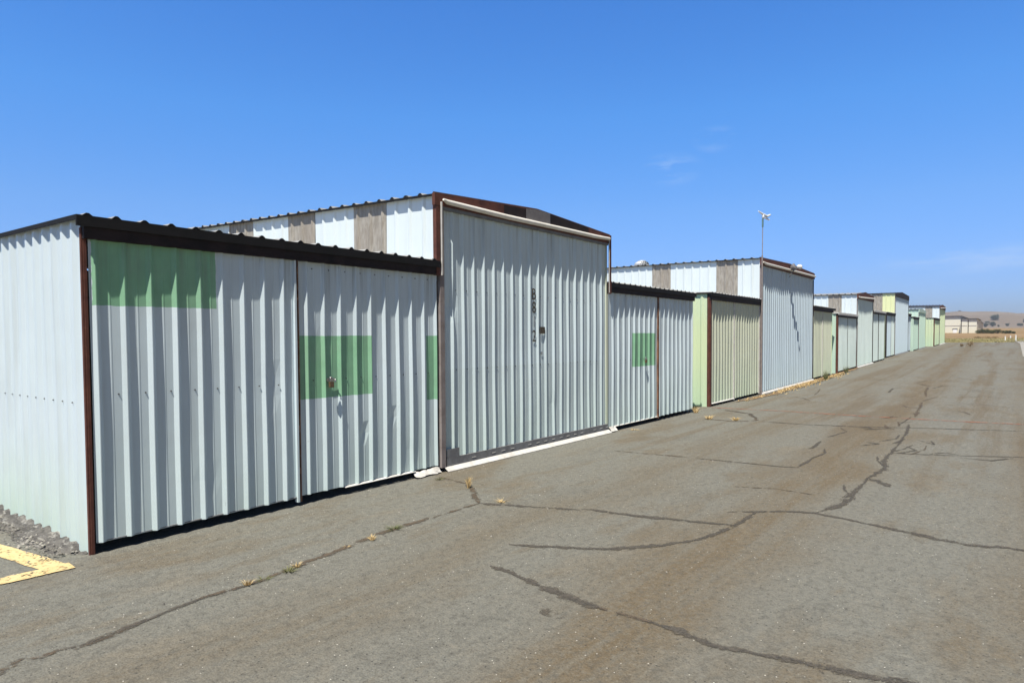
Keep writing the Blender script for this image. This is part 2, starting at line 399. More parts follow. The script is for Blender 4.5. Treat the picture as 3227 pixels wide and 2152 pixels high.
# drifted brown silt: drain line along the middle of the lane, right edge, loose patches
wob = t.math('MULTIPLY', t.math('SUBTRACT', t.noise(.55, 4, .6, loc=(2, 9, 0)), .5), 1.5)
yc = t.math('ADD', t.math('ADD', y, t.math('MULTIPLY', x, -.021)), wob)
stk = t.noise(3.2, 5, .65, vscale=(.10, 1.6, 1), loc=(5, 1, 0))
b1 = t.math('POWER', 2.718, t.math('MULTIPLY', t.math('POWER', t.math('DIVIDE', t.math('ADD', yc, 3.92), .50), 2.0), -1.0))
b2 = t.ramp(t.math('ADD', y, wob), -5.2, -6.2)
b3 = t.math('POWER', 2.718, t.math('MULTIPLY', t.math('POWER', t.math('DIVIDE', t.math('ADD', yc, 2.35), .40), 2.0), -1.0))
b3 = t.math('MULTIPLY', b3, .55)
pat = t.ramp(big, .51, .66, 0, .72); pat2 = t.ramp(big2, .54, .68, 0, .5)
fac = t.math('MAXIMUM', t.math('MAXIMUM', b1, b2), t.math('MAXIMUM', b3, t.math('MAXIMUM', pat, pat2)))
fac = t.math('MULTIPLY', t.math('MULTIPLY', fac, t.ramp(mid, .25, .62, .5, 1.0)), t.ramp(stk, .32, .58, .55, 1.15))
c = t.mix(t.math('MULTIPLY', fac, .95, clamp=True), c, (0.146, 0.113, 0.070))
c = t.mix(t.ramp(t.noise(1.1, 5, .6, vscale=(.5, 1, 1), loc=(1, 6, 0)), .55, .75, 0, .35), c, (0.095, 0.092, 0.080))
c = t.mix(t.ramp(t.noise(1.6, 5, .65, vscale=(.6, 1, 1), loc=(11, 6, 0)), .54, .72, 0, .5), c, (0.215, 0.188, 0.142))
lng = t.noise(1.5, 4, .6, vscale=(.05, 1.3, 1), loc=(3, 8, 0))
c = t.mix(t.math('MULTIPLY', t.ramp(lng, .48, .66, 0, .75), t.ramp(x, 3.5, 11)), c, (0.138, 0.109, 0.072))
# aggregate
gr = t.noise(38, 5, .8, loc=(9, 2, 0))
c = t.mix(t.ramp(gr, .30, .50, .70, 0), c, (0.060, 0.056, 0.048))
c = t.mix(t.ramp(gr, .52, .70, 0, .6), c, (0.26, 0.245, 0.20))
g2 = t.noise(13, 4, .7, loc=(4, 4, 0))
c = t.mix(t.ramp(g2, .34, .52, .35, 0), c, (0.075, 0.070, 0.060))
c = t.mix(t.ramp(g2, .55, .72, 0, .35), c, (0.24, 0.215, 0.17))
c = t.mix(t.ramp(fine, .30, .52, .50, 0), c, (0.045, 0.043, 0.040))
c = t.mix(t.ramp(fine, .56, .76, 0, .6), c, (0.26, 0.245, 0.21))
vcol = t.n('ShaderNodeTexVoronoi'); t.l(t.obj, vcol.inputs['Vector']); vcol.inputs['Scale'].default_value = 60
sep = t.n('ShaderNodeSeparateColor'); t.l(vcol.outputs['Color'], sep.inputs[0])
chip = t.math('MULTIPLY', t.math('GREATER_THAN', sep.outputs[0], .985), t.math('LESS_THAN', vcol.outputs['Distance'], .24))
c = t.mix(t.math('MULTIPLY', chip, .85), c, (0.60, 0.57, 0.50))
pit = t.math('MULTIPLY', t.math('GREATER_THAN', sep.outputs[1], .965), t.math('LESS_THAN', vcol.outputs['Distance'], .34))
c = t.mix(t.math('MULTIPLY', pit, .7), c, (0.03, 0.03, 0.03))
hgt = t.math('ADD', t.math('MULTIPLY', fine, .7), t.math('MULTIPLY', t.voro(70), .5))
t.bump(hgt, .8, .010)
M['asphalt'] = t.fin(c, .92, 0, .2)
def aend(y_): return 74.3 + .5 * math.sin(y_ * 2.1) + .3 * math.sin(y_ * 5.7)
mb = MB(); ys = frange(-16, 14, .5); xs = frange(-16, 72, 1.0); vv = []
for xx in xs + [None]:
    for yy in ys:
        q = xx if xx is not None else 73.6 + .5 * math.sin(yy * 2.1) + .3 * math.sin(yy * 5.7) - .32 * yy * .5
        vv.append((q, yy, g(q)))
n = len(ys)
mb.add(vv, [(i * n + j, (i + 1) * n + j, (i + 1) * n + j + 1, i * n + j + 1) for i in range(len(xs)) for j in range(n - 1)])
tag(mb.build('asphalt_taxiway', 'asphalt'), None, None, None, 'structure')

# concrete slab at the right edge
t = NT('pale_concrete')
c = t.mix(t.ramp(t.noise(3, 6, .6), .3, .7), (0.26, 0.25, 0.23), (0.34, 0.33, 0.30))
c = t.mix(t.ramp(t.noise(40, 4, .7), .55, .75, 0, .5), c, (0.18, 0.17, 0.16))
M['concrete'] = t.fin(c, .9, 0, .2)
sheet('concrete_pavement', frange(44, 78, 2), -16, lambda x: -5.86 + (x - 44) * .004 if x < 70 else -5.75 + (x - 70) * .05, 0.010, 'concrete')
t = NT('pale_dirt_track')
M['track'] = t.fin(t.mix(t.ramp(t.noise(2, 5), .3, .7), (0.36, 0.30, 0.20), (0.28, 0.23, 0.14)), .95, 0, .1)
mb = MB(); pts = [(93.0, 2.5), (90.3, 0), (87.4, -1.6), (85.2, -2.9), (83.2, -4.2), (81.8, -7), (81.5, -12)]
vv = []; 
for (a, b) in pts: vv += [(a - .7, b, g(a - .7) + .0), (a + .9, b, g(a + .9) + .0)]
mb.add(vv, [(2 * i, 2 * i + 1, 2 * i + 3, 2 * i + 2) for i in range(len(pts) - 1)])
tag(mb.build('dirt_track', 'track'), None, None, None, 'structure')

# ------------------------------------------------------------------ ribbons on the asphalt (cracks, painted lines)
def ribbon(mb, pts, wd, dz=.004, step=.022, jag=.35, taper=True, seed=1, mat='*'):
    rn = random.Random(seed)
    P = []
    for (a, b) in zip(pts, pts[1:]):
        a = Vector((*a, 0)); b = Vector((*b, 0)); ln = (b - a).length; k = max(1, int(ln / step))
        for i in range(k): P.append(a.lerp(b, i / k))
    P.append(Vector((*pts[-1], 0)))
    n = len(P); off = 0; vv = []; dz = dz + (seed % 60) * .00005; wa = wb = 0
    for i, q in enumerate(P):
        d = (P[min(i + 1, n - 1)] - P[max(i - 1, 0)]).normalized(); nn = Vector((-d.y, d.x, 0))
        off = off * .93 + rn.uniform(-1, 1) * wd * .13
        wa = wa * .8 + rn.uniform(-jag, jag) * .45; wb = wb * .8 + rn.uniform(-jag, jag) * .45
        e = 1.0
        if taper: e = min(1, i / max(4, n * .08) + .12, (n - 1 - i) / max(4, n * .12) + .12)
        wd_ = wd * (.86 + .34 * math.sin(i * .11 + seed) * math.sin(i * .043 + seed * 2)) if taper else wd
        wl = wd_ * .5 * e * max(.25, 1 + wa); wr = wd_ * .5 * e * max(.25, 1 + wb)
        fl, fr = wl * 1.45 + rn.uniform(0, .25) * wd, wr * 1.45 + rn.uniform(0, .25) * wd
        for k in ((fl, wl, -wr, -fr) if taper else (wl, wl * .4, -wr * .4, -wr)):
            v_ = q + nn * (off * (0.6 if taper else .05) + k); vv.append((v_.x, v_.y, g(v_.x) + dz))
    fm = 'crackedge' if taper else mat
    for a_, m_ in ((0, fm), (1, mat), (2, fm)):
        mb.add(vv, [(4 * i + a_, 4 * i + a_ + 1, 4 * i + a_ + 5, 4 * i + a_ + 4) for i in range(n - 1)], m_)
def crackmat(name, ca, cb, hole):
    t = NT(name)
    c = t.mix(t.ramp(t.noise(35, 5, .7), .3, .7), ca, cb)
    a = t.math('MULTIPLY', t.ramp(t.noise(9, 5, .7, loc=(3, 3, 1)), hole - .06, hole + .10), t.ramp(t.noise(75, 4, .75), .34, .50))
    t.l(a, t.b.inputs['Alpha'])
    return t.fin(c, .9, 0, .15)
M['crack'] = crackmat('dark_open_crack', (0.060, 0.056, 0.050), (0.108, 0.096, 0.080), .40)
M['crackedge'] = crackmat('crumbled_crack_edge', (0.075, 0.068, 0.058), (0.125, 0.108, 0.085), .52)
M['crackbrown'] = crackmat('silted_crack', (0.085, 0.068, 0.052), (0.130, 0.100, 0.072), .44)
mb = MB()
C1 = [(-1.0, -1.63), (-.88, -1.6), (-.75, -1.63), (-.6, -1.65), (-.27, -1.58)]
ribbon(mb, [(-2.2, -1.72), (-1.4, -1.66)] + C1, .055, seed=3, mat='crackbrown')
ribbon(mb, C1[2:] + [(.05, -1.53), (.3, -1.55), (.48, -1.56)], .035, seed=4)
ribbon(mb, [(.05, -1.53), (.48, -1.56), (.83, -1.51), (1.32, -1.44), (1.74, -1.38), (2.38, -1.38), (2.99, -1.39)], .05, seed=5, mat='crackbrown')
ribbon(mb, [(2.99, -1.39), (3.38, -.96), (3.58, -.69), (3.65, -.18)], .055, seed=6, mat='crackbrown')
ribbon(mb, [(2.99, -1.39), (3.15, -1.81), (3.28, -2.14), (3.36, -2.34)], .045, seed=7)
ribbon(mb, [(3.38, -2.34), (3.44, -2.43), (3.47, -2.83), (3.57, -3.26), (3.71, -3.72)], .055, seed=8)
ribbon(mb, [(2.11, -2.44), (2.24, -2.7), (2.5, -3.15), (2.82, -3.44), (3.11, -3.61), (3.62, -3.71), (4.28, -3.73)], .05, seed=9)
ribbon(mb, [(1.64, -2.64), (1.6, -2.89), (1.5, -3.31), (1.46, -3.68)], .062, seed=10, jag=.5)
ribbon(mb, [(1.46, -3.62), (1.465, -3.8), (1.47, -4.0)], .03, seed=25, mat='crackbrown')
ribbon(mb, [(1.47, -3.94), (1.47, -4.16), (1.41, -4.38), (1.45, -4.6), (1.49, -4.89), (1.53, -5.11), (1.59, -5.35), (1.55, -6.2)], .052, seed=11, jag=.5)
ribbon(mb, [(4.1, -3.5), (4.44, -3.89), (4.55, -4.17), (4.49, -4.47), (4.39, -4.83), (4.28, -5.15), (4.25, -5.38), (4.33, -5.6), (4.3, -6.4)], .055, seed=12)
C5 = [(4.55, -4.17), (5.05, -4.31), (5.79, -4.3), (6.53, -4.3), (7.2, -4.36), (7.95, -4.26), (9.24, -4.24), (10.83, -4.17), (12.6, -4.1), (15.13, -3.92), (19.86, -3.59), (25.13, -3.22), (34, -2.9)]
ribbon(mb, C5[:7], .055, seed=13, step=.05, jag=.7)
for k_, (bx, by, dx, dy) in enumerate([(5.5, -4.3, .5, .16), (7.4, -4.34, .8, .2), (8.6, -4.25, .9, -.16)]):
    ribbon(mb, [(bx, by), (bx + dx * .5, by + dy * .7), (bx + dx, by + dy)], .026, seed=40 + k_, step=.04, jag=.6)
ribbon(mb, [(9.24, -4.24), (10.83, -4.17), (12.2, -4.05)], .045, seed=14, step=.12, jag=.6)
ribbon(mb, [(13.5, -4.02), (15.13, -3.92), (17, -3.8)], .05, seed=26, step=.15, jag=.6, mat='crackbrown')
ribbon(mb, [(18.4, -3.75), (19.86, -3.59), (21.5, -3.5)], .055, seed=27, step=.15, jag=.6, mat='crackbrown')
ribbon(mb, [(6.53, -4.3), (6.4, -4.42), (6.14, -4.55)], .09, seed=15)
ribbon(mb, [(6.47, -1.01), (6.58, -1.9), (6.62, -2.67), (6.66, -3.33), (6.72, -3.47)], .045, seed=16, mat='crackbrown')
ribbon(mb, [(6.58, -2.2), (6.62, -2.67), (6.66, -3.33), (6.72, -3.47)], .035, seed=17)
ribbon(mb, [(6.72, -3.47), (7.58, -3.47), (8.0, -3.52), (8.42, -3.43)], .04, seed=18, step=.06)
ribbon(mb, [(8.55, -4.25), (8.72, -4.78), (8.88, -5.12), (9.2, -5.74), (9.3, -6.5)], .04, seed=19)
ribbon(mb, [(8.72, -4.7), (9.0, -4.85), (8.9, -5.05)], .035, seed=20)
ribbon(mb, [(10.87, -.49), (10.77, -1.32), (11.21, -1.6), (12.23, -1.11), (12.7, -.27)], .06, seed=21, mat='crackbrown')
ribbon(mb, [(11.5, -1.5), (12.23, -1.11), (12.7, -.4)], .06, seed=22)
ribbon(mb, [(11.07, -1.65), (11.05, -2.53), (11.27, -3.37), (11.7, -4.3), (12.25, -5.75)], .06, seed=23)
ribbon(mb, [(5.2, -3.2), (5.35, -3.6), (5.3, -4.0)], .03, seed=24, mat='crackbrown')
rn = random.Random(5)
for i in range(24):                                   # alligator breaks around the drain line
    bx = 8.2 + 20 * rn.random() ** 1.7; by = -4.26 + (bx - 8) * .055 + rn.gauss(0, .35)
    an = rn.uniform(0, 6.28); ln = rn.uniform(.2, .6) * (1 + bx * .05); p0 = (bx, by); p1 = (bx + math.cos(an) * ln * 1.4, by + math.sin(an) * ln * .5)
    p2 = (p1[0] + rn.uniform(-.3, .5), p1[1] + rn.uniform(-.25, .25))
    ribbon(mb, [p0, p1, p2], rn.uniform(.016, .032) * (1 + bx * .02), seed=100 + i, step=.03, mat='crack' if i % 3 else 'crackbrown', dz=.0045 + i * .00004)
for (a, b, c_, d) in [(16.5, -5.6, 16.9, -4.6), (19, -5.5, 18.6, -4.4), (21.5, -5.3, 22, -4.7), (14.5, -4.9, 15.2, -4.6), (17.5, -1.2, 19.5, -.9), (15.8, -1.5, 16.8, -.8), (29, -5.2, 30, -4.5), (38, -4.6, 40, -4.0), (44, -4.0, 45, -3.5)]:
    ribbon(mb, [(a, b), ((a + c_) / 2 + .2, (b + d) / 2), (c_, d)], .032, seed=int(a * 10), step=.05, mat='crackbrown')
pt = []                                               # oval tar spot
for i in range(22):
    a = i / 22 * 6.283; rr = 1 + rn.uniform(-.18, .18); pt.append((1.225 + .055 * rr * math.cos(a), -3.47 + .085 * rr * math.sin(a), g(1) + .004))
mb.add(pt, [tuple(range(22))], 'crackedge')
tag(mb.build('pavement_cracks', 'crack'), None, None, None, 'structure')

def worn(name, ca, cb, base_hole, sc1=26, sc2=5, al=1.0):
    t = NT(name)
    c = t.mix(t.ramp(t.noise(9, 5, .65), .3, .7), ca, cb)
    c = t.mix(t.ramp(t.noise(90, 4, .7), .55, .75, 0, .5), c, (0.25, 0.2, 0.1))
    q = t.math('ADD', t.math('MULTIPLY', t.noise(sc1, 6, .75), .65), t.math('MULTIPLY', t.noise(sc2, 5, .65, loc=(2, 2, 2)), .35))
    a = t.math('MULTIPLY', t.ramp(q, base_hole - .02, base_hole + .035), al)
    t.l(a, t.b.inputs['Alpha'])
    return t.fin(c, .75, 0, .3)
M['yellow'] = worn('worn_yellow_paint', (0.58, 0.43, 0.20), (0.64, 0.50, 0.26), .435)
M['orange'] = worn('faint_orange_paint', (0.34, 0.10, 0.05), (0.42, 0.16, 0.09), .47, 16, 2.5, .8)
mb = MB()
ribbon(mb, [(-.265, -.17), (-.42, .9), (-.62, 2.4), (-.9, 4.5)], .165, seed=31, jag=.07, taper=False)
ribbon(mb, [(-.182, -.165), (-.6, -.135), (-1.3, -.10), (-3.5, 0)], .165, seed=32, jag=.07, taper=False, dz=.0065)
tag(mb.build('yellow_road_line', 'yellow'), None, None, None, 'structure')
mb = MB()
ribbon(mb, [(12.97, -.02), (13.12, -1.57), (13.06, -3.29), (13.14, -4.76), (13.29, -5.76), (13.3, -8)], .075, seed=33, jag=.3, taper=False, dz=.007)
tag(mb.build('orange_road_line', 'orange'), None, None, None, 'structure')

# dirt banked against the side wall of the nearest hangar
t = NT('grey_silt')
a = t.noise(14, 6, .7); b = t.noise(50, 5, .7)
c = t.mix(t.ramp(a, .35, .65), (0.085, 0.080, 0.076), (0.19, 0.18, 0.165))
c = t.mix(t.ramp(t.noise(18, 6, .75, vscale=(1, .4, 1.5), loc=(4, 4, 4)), .52, .62, 0, .85), c, (0.38, 0.365, 0.33))
c = t.mix(t.ramp(b, .58, .72, 0, .7), c, (0.05, 0.047, 0.045))
t.bump(t.math('ADD', a, t.math('MULTIPLY', b, .4)), 1.0, .04)
M['silt'] = t.fin(c, .95, 0, .15)
mb = MB(); vv = []; NY, NX = 90, 12; rn = random.Random(12)
hn = [1 + .13 * math.sin(q * .55) + .07 * math.sin(q * 1.7 + 1) + rn.uniform(-.04, .04) for q in range(NY + 1)]
for j in range(NY + 1):
    yy = .045 + j * .055; full = sstep(.02, .40, yy)
    top = (.02 + .052 * full) * hn[j]; wd = (.04 + .21 * full) * (1 + .25 * math.sin(yy * 9) * .5)
    for i in range(NX + 1):
        f = i / NX; zz = top * (1 - f) ** 1.6 + (rn.uniform(-.006, .006) if 0 < i < NX else 0) * full
        vv.append((.012 - f * wd, yy, max(zz, -.01) if i < NX else -.012))
n = NX + 1
mb.add(vv, [(j * n + i, (j + 1) * n + i, (j + 1) * n + i + 1, j * n + i + 1) for j in range(NY) for i in range(NX)])
tag(mb.build('dirt_bank', 'silt'), None, None, None, 'structure')

# ------------------------------------------------------------------ hangars
def screws(mb, pts, nrm):
    nrm = Vector(nrm)
    for q in pts: mb.lathe(Vector(q) + nrm * .001, nrm, [(.0065, 0), (.0065, .003), (.004, .004), (.004, .007), (.002, .008)], 6, 'screw', False)

def low_roof(root, x0, x1, y0, zl, depth, over_l, over_r=0.0, phase=.085, roofmat='roof', edgemat='black', fasciamat='darkbrown', y_over=.07, fh=.17):
    mb = MB()
    mb.corr((x0 - over_l, y0 - y_over, zl), X, Z, (0, 1, .02), x1 - x0 + over_l + over_r, 0, depth + y_over, pitch=.207, phase=phase, h=.021, r=.026, crest=.020, rows=3, amp=.0006, pencil=False, rnd=3)
    ro = mb.build('roof', roofmat, root)
    e = MB()                                                       # folded edge under the sheet
    e.box(x0 - over_l, x1 + over_r, y0 - y_over, y0 - y_over + .018, zl - .082, zl - .003)
    for k in range(int((x1 - x0 + over_l + over_r) / .207) + 1):   # dark rib closures
        u = x0 - over_l + phase + k * .207
        if u + .03 < x1 + over_r and u > x0 - over_l + .03:
            e.prism([(u - .036, 0, zl - .004), (u + .036, 0, zl - .004), (u + .010, 0, zl + .018), (u - .010, 0, zl + .018)], (0, y0 - y_over + .002, 0), (0, y0 - y_over + .02, 0))
    e.build('roof_edge', edgemat, ro)
    s_ = MB(); s_.box(x0 - over_l, x0 - over_l + .012, y0 - y_over + .02, y0 + depth, zl - .035, zl - .002)
    for q in s_.v: pass
    s_.v = [(a, b, c_ + .02 * (b - y0 + y_over)) for (a, b, c_) in s_.v]
    s_.build('side_roof_edge', edgemat, ro)
    f = MB(); f.box(x0 + .0, x1, y0 - .05, y0 + .02, zl - fh, zl - .085); f.box(x0, x1, y0 - .046, y0 + .02, zl - .083, zl - .006)
    f.build('fascia', fasciamat, root)
    return ro

def shell(root, x0, x1, ya, yb, ztop, mat='rail', right=True):
    mb = MB(); mb.box(x0, x1, yb - .02, yb, g(x0) - .05, ztop)
    mb.build('back_wall', mat, root)

def door_sheet(root, x0, x1, y0, zb, zt, mat, phase_x, pitch=.2035, name='door', rows=9, amp=.0022, dents=(), h=.0250, seed=None, pencil=True, label=None, scr=()):
    mb = MB()
    screws(mb, scr, (0, -1, 0))
    mb.corr((x0, y0, 0), X, (0, -1, 0), Z, x1 - x0, (lambda u: (zb if not callable(zb) else zb(x0 + u))), zt, pitch=pitch, phase=(phase_x - x0) % pitch, rows=rows, amp=amp, dents=dents, h=h, pencil=pencil, rnd=seed or int(x0 * 50))
    return mb.build(name, mat, root, label)

def tower(root, xa, xb, y0, zt, pk, depth, panels, zwall, roofmat, rise=.03, wallmat='whitepanel', rows=4, edgemat='black', roofover=.07, z_right=None):
    """tall bay: ribbed side walls with translucent panels, gable roof with ridge front to back"""
    names = []
    ys = [p_[0] for p_ in panels] + [depth]
    for (ya, mt), yb in zip(panels, ys[1:]):
        mb = MB(); st = .004 if mt == 'fibre' else 0
        mb.corr((xa - st, y0 + ya, 0), Y, (-1, 0, 0), Z, yb - ya, zwall, (lambda u, ya=ya: zt - .01 + rise * (ya + u)), pitch=.25, phase=(.215 - ya) % .25, h=.022, r=.03, crest=.02, rows=rows, amp=.0012, pencil=False, rnd=int(ya * 100) + 3)
        mb.build('skylight_panel' if mt == 'fibre' else 'upper_wall', mt, root)
    mb = MB()
    mb.corr((xb, y0, 0), Y, X, Z, depth, zwall - .3, (lambda u: (zt if z_right is None else z_right) - .01 + rise * u), pitch=.25, rows=2, amp=.001, pencil=False, h=.022, r=.03, crest=.02, rnd=5)
    mb.build('side_wall', wallmat, root)
    xm = (xa + xb) / 2
    zr = zt if z_right is None else z_right
    mb = MB()
    for sx, x_e, ze in ((1, xa - roofover, zt), (-1, xb + roofover, zr)):
        T = Vector((xm - x_e, 0, max(zt, zr) + pk - ze)); ln = T.length; T.normalize()
        N = T.cross(Vector((0, -1, 0))) if sx > 0 else Vector((0, -1, 0)).cross(T)
        if N.z < 0: N = -N
        U = Vector((0, 1, rise))
        mb.corr((x_e, y0 - .02, ze), U, N, T, depth, 0, ln, pitch=.25, phase=.235, h=.028, r=.03, crest=.03, rows=2, amp=.0005, pencil=False, rnd=9)
    ro = mb.build('tower_roof', roofmat, root)
    e = MB()                                                        # dark under-edge of the eave
    e.box(xa - roofover - .002, xa - roofover + .012, y0, y0 + depth, zt - .022, zt + .002)
    e.v = [(a, b, c_ + rise * (b - y0)) for (a, b, c_) in e.v]
    for k in range(int(depth / .25)):
        u = y0 - .02 + .235 + k * .25; zz = zt + rise * (u - y0)
        e.prism([(0, u - .043, zz), (0, u + .043, zz), (0, u + .014, zz + .026), (0, u - .014, zz + .026)], (xa - roofover + .002, 0, 0), (xa - roofover + .018, 0, 0))
    e.build('eave_edge', edgemat, ro)
    b = MB(); b.box(xa, xb, y0 + depth - .03, y0 + depth, g(xa), zt + .1); b.build('back_wall', wallmat, root)
    return ro

def gable_fascia(root, xa, xb, y0, zb, zl_, zp, zr, mat, yt=.055):
    mb = MB(); xm = (xa + xb) / 2
    mb.prism([(xa, 0, zb), (xb, 0, zb), (xb, 0, zr), (xm, 0, zp), (xa, 0, zl_)], (0, y0 - yt, 0), (0, y0 - .012, 0))
    return mb.build('gable_fascia', mat, root)

def text_mesh(s_, name, size, loc, mat, parent, sx=.62, bold=.0):
    cu = bpy.data.curves.new(name, 'FONT'); cu.body = s_; cu.size = size; cu.offset = bold; cu.extrude = .0008; cu.resolution_u = 4
    ob = bpy.data.objects.new('tmp', cu); COL.objects.link(ob)
    dg = bpy.context.evaluated_depsgraph_get(); dg.update()
    me = bpy.data.meshes.new_from_object(ob.evaluated_get(dg)); bpy.data.objects.remove(ob)
    off = wloc(parent); x0 = min(v.co.x for v in me.vertices); x1 = max(v.co.x for v in me.vertices)
    for v in me.vertices:
        a, b, c_ = v.co; v.co = Vector(((a - (x0 + x1) / 2) * sx, -c_, b)) + Vector(loc) - off
    me.materials.clear(); me.materials.append(M[mat]); me.name = name
    o = bpy.data.objects.new(name, me); COL.objects.link(o); o.parent = parent
    return o

# ================= hangar A (nearest) =================
GA = 'hangars in the row'
A = empty('hangar', (0, 0, 0))
tag(A, 'nearest hangar, tall door stencilled B8 12 and green repaint patches on its low doors', 'hangar', GA)
ZL = 2.595
mb = MB()
mb.corr((0, .012, 0), Y, (-1, 0, 0), Z, 5.24, -.03, (lambda u: ZL - .01 + .02 * u), pitch=.2035, phase=.12, rows=7, amp=.0022, h=.026, r=.034, crest=.03, pencil=True, rnd=21, dents=[(1.7, 1.0, .12, .010), (1.1, .8, .1, .008)])
screws(mb, [(-.001, .05 + .215 + k * .2035, 1.165) for k in range(16)], (-1, 0, 0))
mb.build('side_wall', 'bluewhite', A)
mb = MB()
mb.box(-.008, .006, -.006, .022, -.02, ZL - .085)
mb.box(.0055, .027, -.013, .02, -.02, ZL - .085)
screws(mb, [(.034, -.002, z_) for z_ in (.36, .80, 1.18, 1.55, 1.98)], (0, -1, 0))
mb.build('corner_post', 'brown', A)
low_roof(A, 0, 3.86, 0, ZL, 5.2, .055, phase=.075)
shell(A, 0, 3.9, 0, 5.2, 2.68)

d1 = door_sheet(A, .042, 1.855, 0, .082, ZL - .10, 'doorgreenA', .288, dents=[(1.55, 1.22, .10, .012), (.9, .4, .10, .006)], rows=15, seed=11, scr=[(.288 - .058 + k * .2035, -.0, 1.228 - .002 * k) for k in range(8)])
d2 = door_sheet(A, 1.885, 3.862, .012, .09, ZL - .105, 'doorgreenB', 1.987, pitch=.2048, dents=[(.82, .62, .05, .018), (1.23, .75, .06, .016), (.3, 1.7, .1, .006), (1.5, .3, .1, .006)], rows=19, seed=12, scr=[(1.987 + .075 + k * .2048, .012, zq) for k in range(9) for zq in (1.235, 2.36)])
for dd, xx in ((d1, 1.855), (d2, 1.873)):
    mb = MB(); mb.box(xx - (.022 if dd == d1 else .0), xx + (.0 if dd == d1 else .011), -.026 if dd == d1 else -.018, .03, .04, ZL - .12)
    mb.build('door_stile', 'doorwhite' if dd == d1 else 'rustedge', dd)
mb = MB(); mb.box(1.856, 1.8725, .0, .03, .03, ZL - .1); mb.build('door_gap_post', 'black', A)
for k in range(5):                                                  # hinge knuckles on the seam
    mb = MB(); mb.lathe((1.862, -.016, .35 + k * .42), Z, [(.008, -.03), (.008, .03)], 8); mb.build('hinge', 'rustedge', d2)
mb = MB(); mb.prism([(0, 0, .092), (0, -.026, .080), (0, -.026, .077), (0, 0, .077)], (2.42, .006, 0), (3.45, .006, 0)); mb.build('bottom_flange', 'whitetrim', d2)
mb = MB(); mb.prism([(0, 0, .098), (0, -.012, .090), (0, 0, .078)], (.05, .006, 0), (1.84, .006, 0)); mb.build('bottom_flange', 'rail', d1)
def crumple(mb, x0, x1, y0, zt, wd, seed, n=9):
    rn = random.Random(seed); vv = []
    for i in range(n):
        f = i / (n - 1); xx = x0 + (x1 - x0) * f; b = math.sin(f * 3.1416) * .3 + .7
        vv += [(xx, y0, zt + rn.uniform(-.01, .015) * b + .012 * f), (xx + rn.uniform(-.01, .01), y0 - wd * .5 + rn.uniform(-.012, .01), zt * .6 + rn.uniform(-.012, .02)), (xx + rn.uniform(-.012, .012), y0 - wd + rn.uniform(-.02, .015), .012 + rn.uniform(0, .012))]
    mb.add(vv, [(3 * i + j, 3 * i + j + 1, 3 * i + j + 4, 3 * i + j + 3) for i in range(n - 1) for j in range(2)])
mb = MB(); crumple(mb, 3.42, 3.85, -.005, .065, .06, 4); mb.build('bent_flashing', 'whitetrim', A)

# tower of A
xa, xb, zt = 3.86, 8.06, 3.40
PAN = [(0, 'whitepanel'), (.90, 'fibre'), (1.55, 'whitepanel'), (2.41, 'fibre'), (3.07, 'whitepanel'), (4.0, 'fibre'), (4.70, 'whitepanel'), (6.3, 'fibre'), (6.95, 'whitepanel')]
tower(A, xa, xb, 0, zt, .115, 9.0, PAN, 2.35, 'roof', rise=.033)
gf = gable_fascia(A, xa - .085, xb + .02, 0, 3.262, zt + .005, zt + .125, zt + .005, 'brown', yt=.058)
mb = MB(); mb.prism([(5.12, 0, 3.33), (5.63, 0, 3.33), (5.63, 0, 3.487), (5.12, 0, 3.465)], (0, -.0605, 0), (0, -.05, 0)); mb.build('dark_patch', 'darkbrown', gf)
mb = MB(); mb.prism([(5.631, 0, 3.33), (6.235, 0, 3.33), (6.235, 0, 3.505), (5.93, 0, 3.518), (5.631, 0, 3.492)], (0, -.063, 0), (0, -.05, 0)); mb.build('grey_patch', 'patchplate', gf)
mb = MB(); mb.prism([(6.236, 0, 3.33), (7.35, 0, 3.33), (7.35, 0, 3.443), (6.236, 0, 3.503)], (0, -.0605, 0), (0, -.05, 0)); mb.build('dark_patch', 'darkbrown', gf)
mb = MB()
mb.tube([(3.90, -.082, 3.338), (3.98, -.066, 3.322), (5.2, -.068, 3.308), (6.5, -.066, 3.318), (7.6, -.068, 3.322), (8.02, -.07, 3.335)], [.014, .031, .034, .032, .031, .026], 10)
mb.build('drip_flashing', 'whitepipe', A)
mb = MB(); mb.box(3.905, 8.02, -.05, .0, 3.225, 3.29); mb.build('door_header', 'rail', A)
mb = MB(); mb.box(3.797, 3.862, -.056, .0, 2.42, zt - .002); mb.build('corner_trim', 'brown', A)
mb = MB(); mb.prism([(3.872, 0, 2.42), (3.886, 0, 2.42), (3.89, 0, 2.8), (3.885, 0, 3.0), (3.89, 0, 3.31), (3.872, 0, 3.31)], (0, -.074, 0), (0, -.058, 0)); mb.build('edge_strip', 'whitetrim', A)
mb = MB(); mb.box(3.874, 3.948, -.038, .05, .055, 3.24); mb.build('door_post', 'greypost', A)
mb = MB(); mb.box(3.949, 3.975, .004, .05, .03, 3.24); mb.build('door_post', 'black', A)  # black strip standing in for the shaded gap beside the post
td = door_sheet(A, 3.975, 8.005, .006, .055, 3.24, 'talldoor', 4.126, pitch=.2067, rows=17, seed=15, dents=[(.13, 2.1, .13, .022), (.2, .35, .08, .012), (2.4, .6, .1, .008)], scr=[(4.126 + .072 + k * .2067, .006, zq) for k in range(18) for zq in (2.26, 1.255)])
mb = MB(); mb.box(3.976, 8.03, -.030, .0, .055, .158); mb.build('bottom_rail', 'rail', td)
mb = MB(); mb.box(3.98, 4.2, -.033, -.0305, .06, .27); mb.build('rail_end_plate', 'rail', td)
